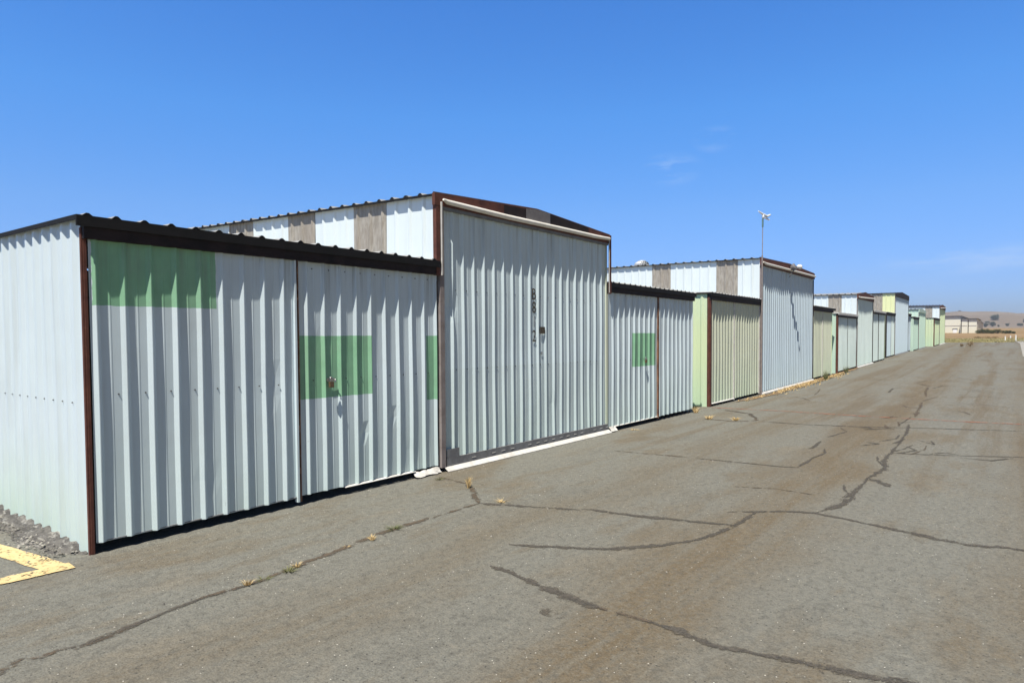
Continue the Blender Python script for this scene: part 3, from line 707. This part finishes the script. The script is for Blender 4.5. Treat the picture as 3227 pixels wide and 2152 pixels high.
for k in range(19):
    if random.Random(k).random() < .78:
        mb = MB(); xx = 4.24 + k * .2067; mb.box(xx, xx + .075, -.034, -.0302, .100, .107); mb.build('rail_dash', 'whitetrim', td)  # thin white dashes along the bottom rail, spaced like the ribs
mb = MB(); mb.prism([(0, -.032, .056), (0, -.095, .010), (0, -.095, .003), (0, -.032, .045)], (3.93, 0, 0), (8.06, 0, 0)); mb.build('sill_flashing', 'whitetrim', A)
mb = MB(); crumple(mb, 8.09, 8.30, -.01, .085, .07, 6, 6); mb.build('bent_flashing', 'whitetrim', A)
for ch, zz, mt in (('B', 2.212, 'stencil'), ('8', 2.018, 'stencil'), ('1', 1.812, 'stencilfaint'), ('2', 1.60, 'stencil')):
    text_mesh(ch, 'door_letter', .24, (5.892, -.002, zz), mt, td, sx=.80)
mb = MB(); mb.box(6.03, 6.155, -.012, -.009, 1.715, 1.815); mb.build('door_plate', 'stencil', td)
mb = MB(); mb.box(6.055, 6.10, -.004, -.003, 1.40, 1.445); mb.build('door_plate', 'stencilfaint', td)
mb = MB(); mb.box(8.035, 8.085, -.072, -.045, 2.40, zt); mb.build('corner_trim', 'brown', A)
mb = MB(); mb.box(8.014, 8.028, -.072, -.064, 2.42, 3.31); mb.build('edge_strip', 'whitetrim', A)
mb = MB(); mb.box(8.008, 8.040, -.012, .09, .03, 3.25); mb.box(8.0405, 8.075, -.012, .05, .03, 2.40); mb.build('door_post', 'paleolive', A)

# right wing of A
low_roof(A, 8.09, 11.84, 0, ZL + .005, 5.2, -.004, .045, phase=.075)
d3 = door_sheet(A, 8.10, 10.045, 0, .082, ZL - .10, 'doorgreenC', 8.451, seed=17, pitch=.2037, rows=11, dents=[(.55, .16, .06, .012), (1.2, 1.0, .05, .01)], scr=[(8.451 + .072 + k * .2037, 0, zq) for k in range(8) for zq in (1.24, 2.40)])
d4 = door_sheet(A, 10.085, 11.83, 0, .082, ZL - .10, 'doorwhite', 10.136, seed=18, pitch=.206, rows=9)
mb = MB(); mb.box(10.0455, 10.084, -.028, .03, .05, ZL - .12); mb.build('door_stile', 'rustedge', d3)
mb = MB(); mb.prism([(0, 0, .092), (0, -.022, .082), (0, -.022, .079), (0, 0, .079)], (8.2, -.002, 0), (10.04, -.002, 0)); mb.build('bottom_flange', 'whitetrim', d3)
mb = MB(); mb.corr((11.84, .0, 0), Y, X, Z, 5.2, -.03, 2.6, rows=2, rnd=3); mb.build('side_wall', 'bluewhite', A)
shell(A, 8.06, 11.84, 0, 5.2, 2.68)

# padlocks and hasps
def padlock(xp, yp, zp, dr, label, par):
    mb = MB()
    mb.box(xp - .012, xp + .085, yp - .007, yp, zp - .018, zp + .016)
    mb.tube([(xp + .075, yp - .004, zp), (xp + .075, yp - .028, zp), (xp + .075, yp - .028, zp - .03)], .006, 6)
    mb.build('hasp', 'steel', par)
    o = empty('padlock', (xp + .02, yp - .035, zp - .02))
    b = MB(); b.box(xp - .005, xp + .045, yp - .048, yp - .022, zp - .080, zp - .02)
    b.box(xp - .001, xp + .041, yp - .051, yp - .019, zp - .076, zp - .024); b.build('lock_body', 'brass', o)
    s_ = MB(); s_.tube([(xp + .004, yp - .035, zp - .025), (xp + .004, yp - .035, zp + .01), (xp + .011, yp - .035, zp + .022), (xp + .02, yp - .035, zp + .026), (xp + .029, yp - .035, zp + .022), (xp + .036, yp - .035, zp + .01), (xp + .036, yp - .035, zp - .025)], .0055, 8); s_.build('shackle', 'steel', o)
    tag(o, label, 'padlock', 'padlocks on the low doors')
padlock(2.222, -.004, 1.235, 0, 'nearest brass padlock, on the large green patch beside the rusty door seam', d2)
padlock(9.455, -.010, 1.245, 0, 'small padlock at the lower edge of the green square right of the tall door', d3)

# ================= generic hangars further along =================
def hangar(name, label, x0, xa, xb, x1, y0, zl, zt, pk, side, pan, dl, dt, dr, talldoor, sidemat, towdepth=8.0, zlr=None, z_right=None, pipe=True, roofmat='roof', stripe=None, fas='brown',
           overr=.03, postmat='brown', lowroof='roof', lowedge='black', h=.0250):
    o = empty('hangar', (x0, y0, g(x0))); tag(o, label, 'hangar', GA)
    zlr = zlr or zl; dep = 4.6; zr = zt if z_right is None else z_right
    if x0 < xa - .2:
        mb = MB(); mb.corr((x0, y0 + .05, 0), Y, (-1, 0, 0), Z, dep, (lambda u: g(x0) - .05), (lambda u: zl - .01 + .02 * u), phase=.12, rows=4, h=.02, r=.03, crest=.03, rnd=2, pencil=False); mb.build('side_wall', sidemat, o)
        mb = MB(); mb.box(x0 - .010, x0 + .008, y0 - .010, y0 + .04, g(x0) - .02, zl - .085); mb.box(x0 + .0105, x0 + .085, y0 - .030, y0 + .02, g(x0) - .02, zl - .085); mb.build('corner_post', postmat, o)
        low_roof(o, x0, xa, y0, zl, dep, .05, roofmat=lowroof, edgemat=lowedge)
        shell(o, x0, xa, y0, y0 + dep, zl)
    tower(o, xa, xb, y0, zt, pk, towdepth, pan, zl - .25, roofmat, rise=.012, z_right=z_right)
    gable_fascia(o, xa - .05, xb + .03, y0, zt - .20, zt, max(zt, zr) + pk, zr, fas)
    if pipe:
        mb = MB(); mb.tube([(xa + .03, y0 - .085, zt - .11), (xa + .3, y0 - .07, zt - .135), ((xa + xb) / 2, y0 - .075, (zt + zr) / 2 - .12), (xb + .01, y0 - .07, zr - .10)], [.02, .038, .035, .032], 8); mb.build('drip_flashing', 'whitepipe', o)
    d = door_sheet(o, xa + .07, xb - .05, y0, lambda u: g(u) + .06, zt - .19, talldoor, xa + .17, seed=int(xa), rows=6, h=h, name='tall_door', pencil=False)
    mb = MB(); mb.box(xa - .012, xa + .06, y0 - .030, y0 + .004, g(xa) - .02, zt - .21); mb.build('corner_trim', 'greypost' if not pipe or True else 'brown', o)
    mb = MB(); mb.box(xb - .046, xb + .025, y0 - .028, y0 + .05, g(xb) - .02, zr - .21); mb.build('corner_trim', 'darkbrown', o)
    mb = MB(); mb.prism([(0, -.030, .055), (0, -.075, .012), (0, -.075, .004), (0, -.030, .04)], (xa + .05, y0, g(xa)), (xb, y0, g(xb))); mb.build('sill_flashing', 'whitetrim' if pipe else 'rail', o)
    outp = [d]
    for grp, zz in ((dl, zl), (dr, zlr)):
        for (a, b, mt) in (grp or []):
            d = door_sheet(o, a, b, y0 + .01, lambda u: g(u) + .07, zz - .10, mt, a + .09, seed=int(a * 7), rows=6, h=h, pencil=False); outp.append(d)
            mb = MB(); mb.box(b - .018, b + .02, y0 - .016, y0 + .03, g(b) + .03, zz - .12); mb.build('door_stile', stripe or 'darkbrown', d)
    if dr:
        xe = dr[-1][1]
        low_roof(o, xb + .03, x1, y0, zlr, dep, -.003, overr, roofmat=lowroof, edgemat=lowedge); shell(o, xb, x1, y0, y0 + dep, zlr)
        mb = MB(); mb.corr((x1, y0, 0), Y, X, Z, dep, g(x1) - .05, zlr, rows=2, rnd=4); mb.build('side_wall', sidemat, o)
        if xe < x1 - .05:
            mb = MB(); mb.corr((xe + .02, y0 + .012, 0), X, (0, -1, 0), Z, x1 - xe - .02, g(xe), zlr - .1, rows=3, rnd=6); mb.build('end_panel', sidemat, o)
    return o, outp
# B
B, dB = hangar('hangar', 'second hangar, yellow-green side wall and a pale blue tall door under a floodlight', 13.12, 16.93, 22.92, 26.0, .12, 2.69, 3.84, .07, None,
    [(0, 'whitepanel'), (.62, 'fibre'), (1.24, 'whitepanel'), (2.66, 'fibre'), (3.27, 'whitepanel'), (5.2, 'fibre'), (5.8, 'whitepanel')],
    [(13.22, 14.83, 'paleolive'), (14.88, 16.89, 'paleolive')], None, [(22.96, 24.37, 'paleolive'), (24.42, 25.75, 'paleolive')], 'bluedoor', 'palegreen', zlr=2.72, z_right=3.84, stripe='whitetrim', overr=.30, fas='brown')
mb = MB(); mb.prism([(0, 0, .085), (0, -.03, .065), (0, -.03, .058), (0, 0, .06)], (13.25, .115, 0), (14.8, .115, .005)); mb.build('bottom_flange', 'whitetrim', dB[1])
# floodlight
fl = MB(); fx, fy, fz = 19.70, -.07, 3.80
fl.lathe((fx, fy, fz), (.0, -.6, .25), [(.05, -.10), (.08, -.07), (.11, .0), (.11, .04), (.09, .05)], 14)
fo = fl.build('floodlight', 'patchplate', B)
mb = MB(); mb.lathe((fx + .17, fy - .10, fz + .02), (.8, -.5, -.1), [(.035, -.06), (.06, -.02), (.075, .05), (.06, .09)], 12); mb.build('lamp_head', 'lampwhite', fo)
mb = MB(); mb.tube([(fx, fy + .17, fz - .12), (fx, fy + .05, fz - .16), (fx, fy, fz - .10)], .018, 8); mb.tube([(fx, fy + .05, fz - .16), (fx - .01, fy + .13, fz - .30)], .012, 6); mb.build('bracket', 'rail', fo)
# roof turbine vent
mb = MB(); vc = (17.16, 3.86, 3.765)
mb.lathe(vc, Z, [(.13, 0), (.13, .05)], 16)
for k in range(18):
    a0 = k / 18 * 6.283; vv = []
    for j in range(7):
        f = j / 6; zz = .04 + .26 * f; rr = .235 * math.sin(.45 + 2.25 * f) ** .6 if f < 1 else .06
        for dA, dr_ in ((0, 0), (.27, -.02)):
            a = a0 + dA + f * .5; vv.append((vc[0] + (rr + dr_) * math.cos(a), vc[1] + (rr + dr_) * math.sin(a), vc[2] + zz))
    mb.add(vv, [(2 * j, 2 * j + 1, 2 * j + 3, 2 * j + 2) for j in range(6)], '*', True)
mb.lathe((vc[0], vc[1], vc[2] + .27), Z, [(.15, 0), (.12, .035), (.03, .05)], 16)
mb.lathe(vc, Z, [(.16, .05), (.17, .15), (.13, .27)], 12, 'rail')
mb.build('turbine_vent', 'whitegalv', B)
# mast at the corner of B
mast = empty('weather_mast', (16.87, .04, g(17.4)))
tag(mast, 'thin pole with a white instrument head at the corner of the pale blue tall door', 'mast')
mb = MB(); mb.tube([(16.87, .045, 0.02), (16.88, .045, 3.90)], .022, 8); mb.tube([(16.88, .045, 3.90), (16.95, .06, 4.70)], .011, 8); mb.build('pole', 'greypost', mast)
mb = MB(); mb.tube([(16.95, .06, 4.70), (16.97, .065, 4.94)], .024, 8); mb.build('sleeve', 'teal', mast)
mb = MB(); mb.tube([(16.76, .12, 5.12), (16.93, .08, 5.07), (17.13, .0, 5.01), (17.27, -.05, 5.07)], [.012, .028, .036, .022], 8)
mb.lathe((16.98, .06, 4.94), Z, [(.032, 0), (.036, .05), (.025, .11)], 10); mb.tube([(17.01, .06, 4.97), (17.23, -.03, 4.93)], .022, 6); mb.build('instrument_head', 'plastic', mast)
# C
hangar('hangar', 'third hangar from the camera, mint green corner and grey-green doors behind the pale blue one', 26.82, 30.79, 34.82, 38.55, .10, 2.58, 3.51, .10, None,
    [(0, 'whitepanel'), (.62, 'fibre'), (1.17, 'whitepanel'), (2.6, 'fibre'), (3.2, 'whitepanel')],
    [(26.98, 28.77, 'greydoor'), (28.83, 30.75, 'greydoor')], None, [(34.87, 36.57, 'greydoor'), (36.63, 38.48, 'greydoor')], 'greydoor', 'mint', zlr=2.92, z_right=3.57, fas='brown', lowedge='whitetrim')
# D
hangar('hangar', 'fourth hangar from the camera, dark roof without white flashing and pale blue doors', 40.46, 43.70, 49.73, 51.0, .30, 2.98, 4.21, .08, None,
    [(0, 'yellowpanel'), (.66, 'fibre'), (1.25, 'whitepanel'), (2.6, 'fibre'), (3.2, 'whitepanel')],
    [(40.6, 42.19, 'bluedoor'), (42.25, 43.66, 'greydoor')], None, [(49.78, 50.35, 'bluedoor'), (50.4, 50.95, 'bluedoor')], 'bluedoor', 'palegreen', zlr=3.13, z_right=4.30, fas='darkbrown', pipe=False, roofmat='darkroof', postmat='darkbrown')
# E
hangar('hangar', 'mint green hangar with a narrow tall front, second from the far end of the row', 51.05, 54.14, 58.43, 60.0, .15, 2.95, 3.55, .08, None,
    [(0, 'mint'), (5.0, 'mint')],
    [(51.2, 54.08, 'mint')], None, None, 'mint', 'mint', zlr=3.0, fas='mint', pipe=False, roofmat='roof', postmat='mint')
# F
hangar('hangar', 'yellow-green hangar with brown roof at the far end of the row', 61.40, 65.69, 70.91, 73.0, -.2, 3.08, 4.13, .08, None,
    [(0, 'whitepanel'), (.52, 'fibre'), (1.05, 'whitepanel'), (2.4, 'fibre'), (3.0, 'whitepanel')],
    [(61.55, 63.5, 'palegreen'), (63.55, 65.62, 'palegreen')], None, None, 'palegreen', 'palegreen', zlr=3.1, z_right=4.28, fas='brown', roofmat='darkroof')

# ================= cream hangars beyond the field =================
def cream_block(label, x0, x1, ys, zs, door=None, tall=None):
    """building with front wall facing the camera (-x), stepped along y: ys list of y edges, zs roof heights"""
    o = empty('cream_hangar', (x0, ys[0], g(x0))); tag(o, label, 'hangar', 'cream hangars beyond the dry field')
    for (ya, yb), zz in zip(zip(ys, ys[1:]), zs):
        mb = MB(); mb.box(x0, x1, ya, yb, g(x0) - .3, zz); mb.build('wall', 'cream', o)
        mb = MB(); mb.box(x0 - .25, x1 + .2, ya - .12, yb + .05, zz + .003, zz + .07); mb.build('roof', 'darkroof', o)
        mb = MB(); mb.box(x0 - .10, x0 - .002, ya + .1, yb - .1, zz - .20, zz - .04); mb.build('fascia', 'whitetrim', o)
        mb = MB(); mb.box(x0 - .03, x0 - .002, ya + .05, yb - .05, g(x0) + 1.18, g(x0) + 1.24); mb.build('girt_trim', 'greypost', o)
        mb = MB(); mb.box(x0 - .04, x0 - .002, yb - .16, yb - .06, g(x0) - .1, zz - .2); mb.build('downpipe', 'darkbrown', o)
    if door:
        mb = MB(); mb.box(x0 - .06, x0 - .004, door, door + .55, g(x0) - .2, g(x0) + .62); mb.build('door', 'lampwhite', o)
        mb = MB(); mb.box(x0 - .10, x0 - .004, door - .1, door + .65, g(x0) + .66, g(x0) + .72); mb.build('door_canopy', 'darkbrown', o)
    return o
cream_block('taller cream hangar with a small white door, beyond the dry field', 134, 150, [2.2, 7.5, 13.0], [4.88, 4.9], door=2.75)
o = cream_block('lower cream hangar with stepped roofs, right of the taller cream one', 131.5, 137, [-.13, 1.15, 2.1], [4.36, 4.42])
for (a, b, zz) in [(137, 141, 4.32), (141, 146, 4.25), (146, 151, 4.02), (151, 156, 3.9)]:
    mb = MB(); mb.box(a, b, -.1 , 2.0, g(a) - .3, zz); mb.build('wall', 'cream', o)
    mb = MB(); mb.box(a, b + .2, -.3, 2.05, zz + .003, zz + .06); mb.build('roof', 'darkroof', o)

# loose stones: uncountable grit over the near pavement and along the walls
t = NT('loose_stone'); oi = t.voro(3.0, out='Color'); se = t.n('ShaderNodeSeparateColor'); t.l(oi, se.inputs[0])
M['stone'] = t.fin(t.mix(se.outputs[0], (0.10, 0.095, 0.085), (0.36, 0.34, 0.30)), .9, 0, .2)
mb = MB(); rn = random.Random(44)
def stone(c, r_):
    vv = []
    for (a, b, c_) in ((1, 0, 0), (-1, 0, 0), (0, 1, 0), (0, -1, 0), (0, 0, 1), (0, 0, -.5)):
        k = r_ * rn.uniform(.6, 1.3); vv.append((c[0] + a * k, c[1] + b * k, c[2] + c_ * k * .75))
    mb.add(vv, [(0, 2, 4), (2, 1, 4), (1, 3, 4), (3, 0, 4), (2, 0, 5), (1, 2, 5), (3, 1, 5), (0, 3, 5)])
for i in range(1500):
    q = rn.random()
    if q < .45: px_, py_ = rn.uniform(-.6, 14) , -.02 - abs(rn.gauss(0, .16))
    elif q < .75: px_, py_ = rn.uniform(-1, 9), rn.uniform(-5.6, -.1)
    else: px_, py_ = rn.uniform(-.8, 5), -1.5 + rn.gauss(0, .12)
    stone((px_, py_, g(px_) + .001), min(.012, .003 + rn.expovariate(1 / .0018)))
for i in range(500):
    yy = rn.uniform(.1, 3.0); stone((-.02 - abs(rn.gauss(.12, .10)), yy, .01 + rn.uniform(0, .02)), rn.uniform(.005, .018))
tag(mb.build('loose_grit', 'stone'), 'loose stones and grit scattered over the pavement', 'grit', None, 'stuff')

# ================= vegetation =================
def leafmat(name, a, b):
    t = NT(name); c = t.mix(t.ramp(t.noise(1.7, 4, .7), .3, .7), a, b)
    return t.fin(c, .8, 0, .2)
M['bush'] = leafmat('dark_shrub_leaves', (0.032, 0.042, 0.016), (0.075, 0.075, 0.028))
M['oak'] = leafmat('oak_leaves', (0.035, 0.048, 0.032), (0.075, 0.088, 0.055))
M['bark'] = rusty('bark', (0.10, 0.08, 0.06), (0.06, 0.05, 0.04), (0.15, 0.12, 0.1), .4)
M['straw'] = leafmat('dry_straw', (0.50, 0.36, 0.16), (0.62, 0.48, 0.26))
M['weed'] = leafmat('green_weed', (0.10, 0.12, 0.045), (0.17, 0.17, 0.08))
M['scrub'] = leafmat('dry_brown_scrub', (0.15, 0.10, 0.045), (0.23, 0.16, 0.08))
def leaves(mb, c, rad, n, size, rn, flat=0.0):
    c = Vector(c)
    for _ in range(n):
        d = Vector((rn.gauss(0, 1), rn.gauss(0, 1), rn.gauss(0, 1))).normalized() * (rn.random() ** .4)
        q = c + Vector((d.x * rad[0], d.y * rad[1], d.z * rad[2]))
        u = Vector((rn.gauss(0, 1), rn.gauss(0, 1), rn.gauss(0, 1))).normalized(); v_ = u.orthogonal().normalized(); s_ = size * rn.uniform(.6, 1.4)
        mb.add([q - u * s_, q - v_ * s_ * .6, q + u * s_, q + v_ * s_ * .6], [(0, 1, 2, 3)])
def tree_at(sv, ez, wd, ht, label, seed):
    lo, hi = 430., 990.
    f = lambda xx: (hillz(xx, CAM.y + sv * (xx - CAM.x)) - CAM.z) / (xx - CAM.x)
    for _ in range(40):
        mm = (lo + hi) / 2
        if f(mm) < ez: lo = mm
        else: hi = mm
    xx = min(lo, 935.); yy = CAM.y + sv * (xx - CAM.x); zz = hillz(xx, yy); k = xx / 700.
    wd *= k; ht *= k; rn = random.Random(seed)
    o = empty('oak_tree', (xx, yy, zz - .2)); tag(o, label, 'tree', 'oaks on the far hillside')
    mb = MB(); mb.tube([(xx, yy, zz - .3), (xx + .1, yy, zz + ht * .3), (xx - .1, yy + .1, zz + ht * .55)], [wd * .06, wd * .045, wd * .02], 7)
    for q in range(4):
        a = q * 1.6 + seed; mb.tube([(xx, yy, zz + ht * .28), (xx + math.cos(a) * wd * .28, yy + math.sin(a) * wd * .28, zz + ht * .55)], [wd * .03, wd * .012], 5)
    mb.build('trunk', 'bark', o)
    mb = MB()
    for q in range(13):
        a = rn.uniform(0, 6.28); rr = wd * .34 * rn.random() ** .5
        leaves(mb, (xx + math.cos(a) * rr, yy + math.sin(a) * rr, zz + ht * rn.uniform(.24, .74)), (wd * rn.uniform(.18, .30), wd * rn.uniform(.18, .30), ht * rn.uniform(.20, .30)), 120, wd * .045, rn)
    mb.build('crown', 'oak', o)
for a in [(.0233, .0182, 7.2, 5.6, 'largest round dark oak high on the hillside'),
          (.0257, .0103, 5.0, 4.6, 'tall oval oak low on the hillside, under the largest round one'),
          (.0322, .0098, 4.2, 3.8, 'oak low on the hillside just right of the stepped cream hangar'),
          (.0199, .0098, 1.9, 2.1, 'smallest oak, right of the tall oval one at the foot of the hill'),
          (.0112, .0105, 3.3, 2.9, 'lone oak standing midway along the foot of the hill'),
          (.0000, .0108, 3.0, 2.6, 'left oak of the wide pair near the right edge'),
          (-.0022, .0108, 3.0, 2.4, 'right oak of the wide pair near the right edge'),
          (-.0052, .0150, 2.6, 3.6, 'oak cut off by the right edge of the picture'),
          (.0310, .0150, 3.4, 1.5, 'low flat oak above the stepped cream hangar roof end'),
          (.0585, .0300, 3.6, 2.2, 'dark oak standing on the ridge line'),
          (.0625, .0300, 3.4, 1.2, 'low bush-like oak on the ridge, left of the ridge oak')]:
    tree_at(*a, seed=int(a[0] * 10000) % 97)
rn = random.Random(3)
for i, (xx, yy, wy, hz, lb) in enumerate([(125.6, -1.35, 1.25, .85, 'left and largest dark green bush beside the stepped cream hangar'), (124.7, -3.0, 1.2, .78, 'middle dark green bush of the clump in the dry field'), (123.9, -4.45, .75, .55, 'right and lowest dark green bush of the clump')]):
    o = empty('bush', (xx, yy, g(xx))); tag(o, lb, 'bush', 'dark bushes in the dry field')
    mb = MB()
    for k in range(4): mb.tube([(xx, yy, g(xx) - .05), (xx + rn.uniform(-.4, .4), yy + rn.uniform(-.6, .6) * wy, g(xx) + hz * .7)], [.04, .015], 5)
    mb.build('stem', 'bark', o)
    mb = MB()
    for k in range(11):
        f = rn.uniform(-1, 1)
        leaves(mb, (xx + rn.uniform(-.5, .5), yy + f * wy * .85, g(xx) + hz * .42 * (1 - .45 * f * f)), (.5, wy * .33, hz * .46 * (1 - .4 * f * f)), 150, .055, rn)
    mb.build('foliage', 'bush', o)

def blades(mb, xx, yy, n, hgt, spread, rn, wd=.004, zbase=None):
    zb = g(xx) if zbase is None else zbase
    for _ in range(n):
        a = rn.uniform(0, 6.28); l_ = hgt * rn.uniform(.45, 1.15); r0 = spread * .25 * rn.random(); r1 = r0 + spread * rn.uniform(.2, 1.0)
        c_, s_ = math.cos(a), math.sin(a); b = rn.uniform(0, 6.28); nx, ny = math.cos(b) * wd, math.sin(b) * wd
        p0 = Vector((xx + c_ * r0, yy + s_ * r0, zb - .005)); p1 = Vector((xx + c_ * (r0 + r1) / 2.2, yy + s_ * (r0 + r1) / 2.2, zb + l_ * .65)); p2 = Vector((xx + c_ * r1, yy + s_ * r1, zb + l_ * .95))
        w_ = Vector((nx, ny, 0))
        mb.add([p0 - w_, p0 + w_, p1 + w_ * .8, p1 - w_ * .8, p2], [(0, 1, 2, 3), (3, 2, 4)])
TUFTS = [(3.43, -.86, .13, .06, 70, 'straw', 'upright straw-coloured grass tuft in the crack near the B8 12 door post'),
         (1.54, -1.47, .045, .06, 40, 'straw', 'small straw tuft in the long crack, between two green weeds'),
         (.79, -1.53, .04, .06, 34, 'straw', 'straw tuft just right of the low green weed'),
         (.38, -1.56, .045, .06, 36, 'straw', 'leftmost straw tuft on the long crack beside the low door'),
         (1.30, -1.45, .018, .06, 14, 'straw', 'tiny flat straw wisp on the long crack'),
         (1.86, -1.38, .03, .13, 60, 'weed', 'long flat green-brown weed patch on the crack in front of the rusty door seam'),
         (.70, -1.56, .03, .10, 60, 'weed', 'low green weed in the middle of the long crack'),
         (.50, -1.57, .02, .10, 30, 'weed', 'flattened green weed right of the leftmost straw tuft'),
         (3.15, -1.55, .03, .12, 40, 'straw', 'flat straw tuft where the two cracks meet'),
         (3.55, -.30, .035, .10, 40, 'weed', 'small weed beside the bent white flashing at the door post'),
         (10.85, -.75, .08, .18, 50, 'straw', 'dry weed in the looping crack near the end of the first hangar'),
         (10.95, -1.25, .07, .16, 46, 'straw', 'straw tuft on the looping crack, nearer the lane'),
         (11.75, -.10, .16, .14, 34, 'straw', 'dry weed against the last door edge of the first hangar'),
         (8.6, -.25, .02, .16, 24, 'straw', 'flat straw wisp beside the bent flashing right of the tall door'),
         (23.3, -.25, .35, .25, 50, 'weed', 'tall thin weed against the olive door right of the pale blue door'),
         (27.3, -.15, .30, .22, 46, 'weed', 'weed at the foot of the red-brown corner post of the third hangar')]
for i, (xx, yy, hgt, sp, n, mt, lb) in enumerate(TUFTS):
    mb = MB(); blades(mb, xx, yy, n, hgt, sp, random.Random(40 + i), wd=.0028 if xx < 5 else .006)
    nm = 'grass_tuft' if mt == 'straw' else 'weed'
    tag(mb.build(nm, mt), lb, nm.replace('_', ' '), 'weeds growing from the pavement')
for i, (xx, yy, rr, lb) in enumerate([(60.7, -2.65, .30, 'larger brown tumbleweed lying at the far end of the asphalt'), (60.7, -2.12, .15, 'smaller brown tumbleweed beside the larger one on the far asphalt')]):
    mb = MB(); rn = random.Random(i + 70)
    for _ in range(260):
        d = Vector((rn.gauss(0, 1), rn.gauss(0, 1), rn.gauss(0, 1))).normalized() * rr * rn.uniform(.3, 1); q = Vector((xx, yy, g(xx) + rr * .8)) + d
        e = Vector((rn.gauss(0, 1), rn.gauss(0, 1), rn.gauss(0, 1))).normalized() * rr * .35; w_ = e.orthogonal().normalized() * .012
        if q.z + e.z < g(xx): e.z = abs(e.z)
        q.z = max(q.z, g(xx) + .01)
        mb.add([q - w_, q + w_, q + e], [(0, 1, 2)])
    tag(mb.build('tumbleweed', 'scrub'), lb, 'tumbleweed', 'tumbleweeds on the far asphalt')
for i, (xx, yy, sz, lb) in enumerate([(92.5, -1.8, .28, 'leftmost brown scrub clump at the edge of the far field'), (92.3, -2.65, .45, 'widest brown scrub clump in the middle of the far field edge'), (92.1, -3.5, .28, 'rightmost brown scrub clump at the edge of the far field')]):
    mb = MB(); leaves(mb, (xx, yy, g(xx) + .06), (sz, sz * 1.3, .15), 260, .035, random.Random(i + 90))
    tag(mb.build('scrub_clump', 'scrub'), lb, 'scrub', 'scrub along the far field edge')
# grass against the foot of the pale blue hangar, one uncountable strip
mb = MB(); rn = random.Random(8)
for i in range(520):
    xx = 14.9 + 12.0 * rn.random(); dens = .35 + .65 * sstep(17.0, 18.2, xx)
    if rn.random() > dens: continue
    yy = (-.10 if xx > 17 else -.02) - abs(rn.gauss(0, .16)) + .05
    blades(mb, xx, yy, 3, rn.uniform(.04, .10) * (1.2 if 17.6 < xx < 22.5 else .7), .10, rn, wd=.008)
tag(mb.build('dry_grass_strip', 'straw'), 'strip of dry grass along the foot of the second hangar', 'grass', None, 'stuff')
t = NT('orange_soil'); c = t.mix(t.ramp(t.noise(6, 5, .65), .3, .7), (0.25, 0.165, 0.09), (0.21, 0.15, 0.09))
t.l(t.ramp(t.noise(5, 6, .7, loc=(1, 1, 1)), .36, .50), t.b.inputs['Alpha']); M['soil'] = t.fin(c, .95, 0, .1)
mb = MB(); ribbon(mb, [(14.6, -.02), (16, -.10), (17.4, -.16), (19.5, -.12), (22.5, -.06), (25, -.05), (28.3, .0), (31, .02)], .28, dz=.009, step=.25, jag=.35, seed=71)
tag(mb.build('dirt_strip', 'soil'), None, None, None, 'structure')
# verge grass at the far end of the asphalt
mb = MB(); rn = random.Random(18)
for i in range(1500):
    xx = rn.uniform(73.2, 92); yy = rn.uniform(-9, 4)
    blades(mb, xx, yy, 2, rn.uniform(.04, .10), .12, rn, wd=.02)
M['verge'] = leafmat('verge_grass', (0.17, 0.165, 0.07), (0.24, 0.205, 0.10))
tag(mb.build('verge_grass', 'verge'), 'olive and straw grass verge past the end of the asphalt', 'grass', None, 'stuff')
# white marker posts
for xx, yy, hgt, lb in [(81.6, -4.58, .36, 'white marker post on the left of the three in the far grass'), (90.8, -4.93, .24, 'shortest white marker post, between the other two'), (79.3, -5.44, .52, 'tallest white marker post, on the right in the far grass')]:
    o = empty('marker_post', (xx, yy, g(xx))); tag(o, lb, 'marker post', 'white marker posts in the far grass')
    mb = MB(); mb.tube([(xx, yy, g(xx) - .05), (xx, yy, g(xx) + hgt)], .055, 10); mb.build('post', 'lampwhite', o)
    mb = MB(); mb.lathe((xx, yy, g(xx) + hgt), Z, [(.062, -.03), (.062, .01), (.03, .035)], 10); mb.build('cap', 'lampwhite', o)

# ------------------------------------------------------------------ air
HAZE = 0.00055
mb = MB(); mb.box(-230, 1540, -560, 1360, -2.0, 42.0)
t = NT('haze_air'); t.t.nodes.remove(t.b)
pv = t.n('ShaderNodeVolumePrincipled'); pv.inputs['Color'].default_value = (0.80, 0.86, 0.96, 1); pv.inputs['Density'].default_value = HAZE; pv.inputs['Anisotropy'].default_value = 0.2
t.l(pv.outputs[0], t.o.inputs['Volume']); M['haze'] = t.m
tag(mb.build('haze', 'haze'), 'thin bluish summer haze over the field and hills', 'haze', None, 'stuff')
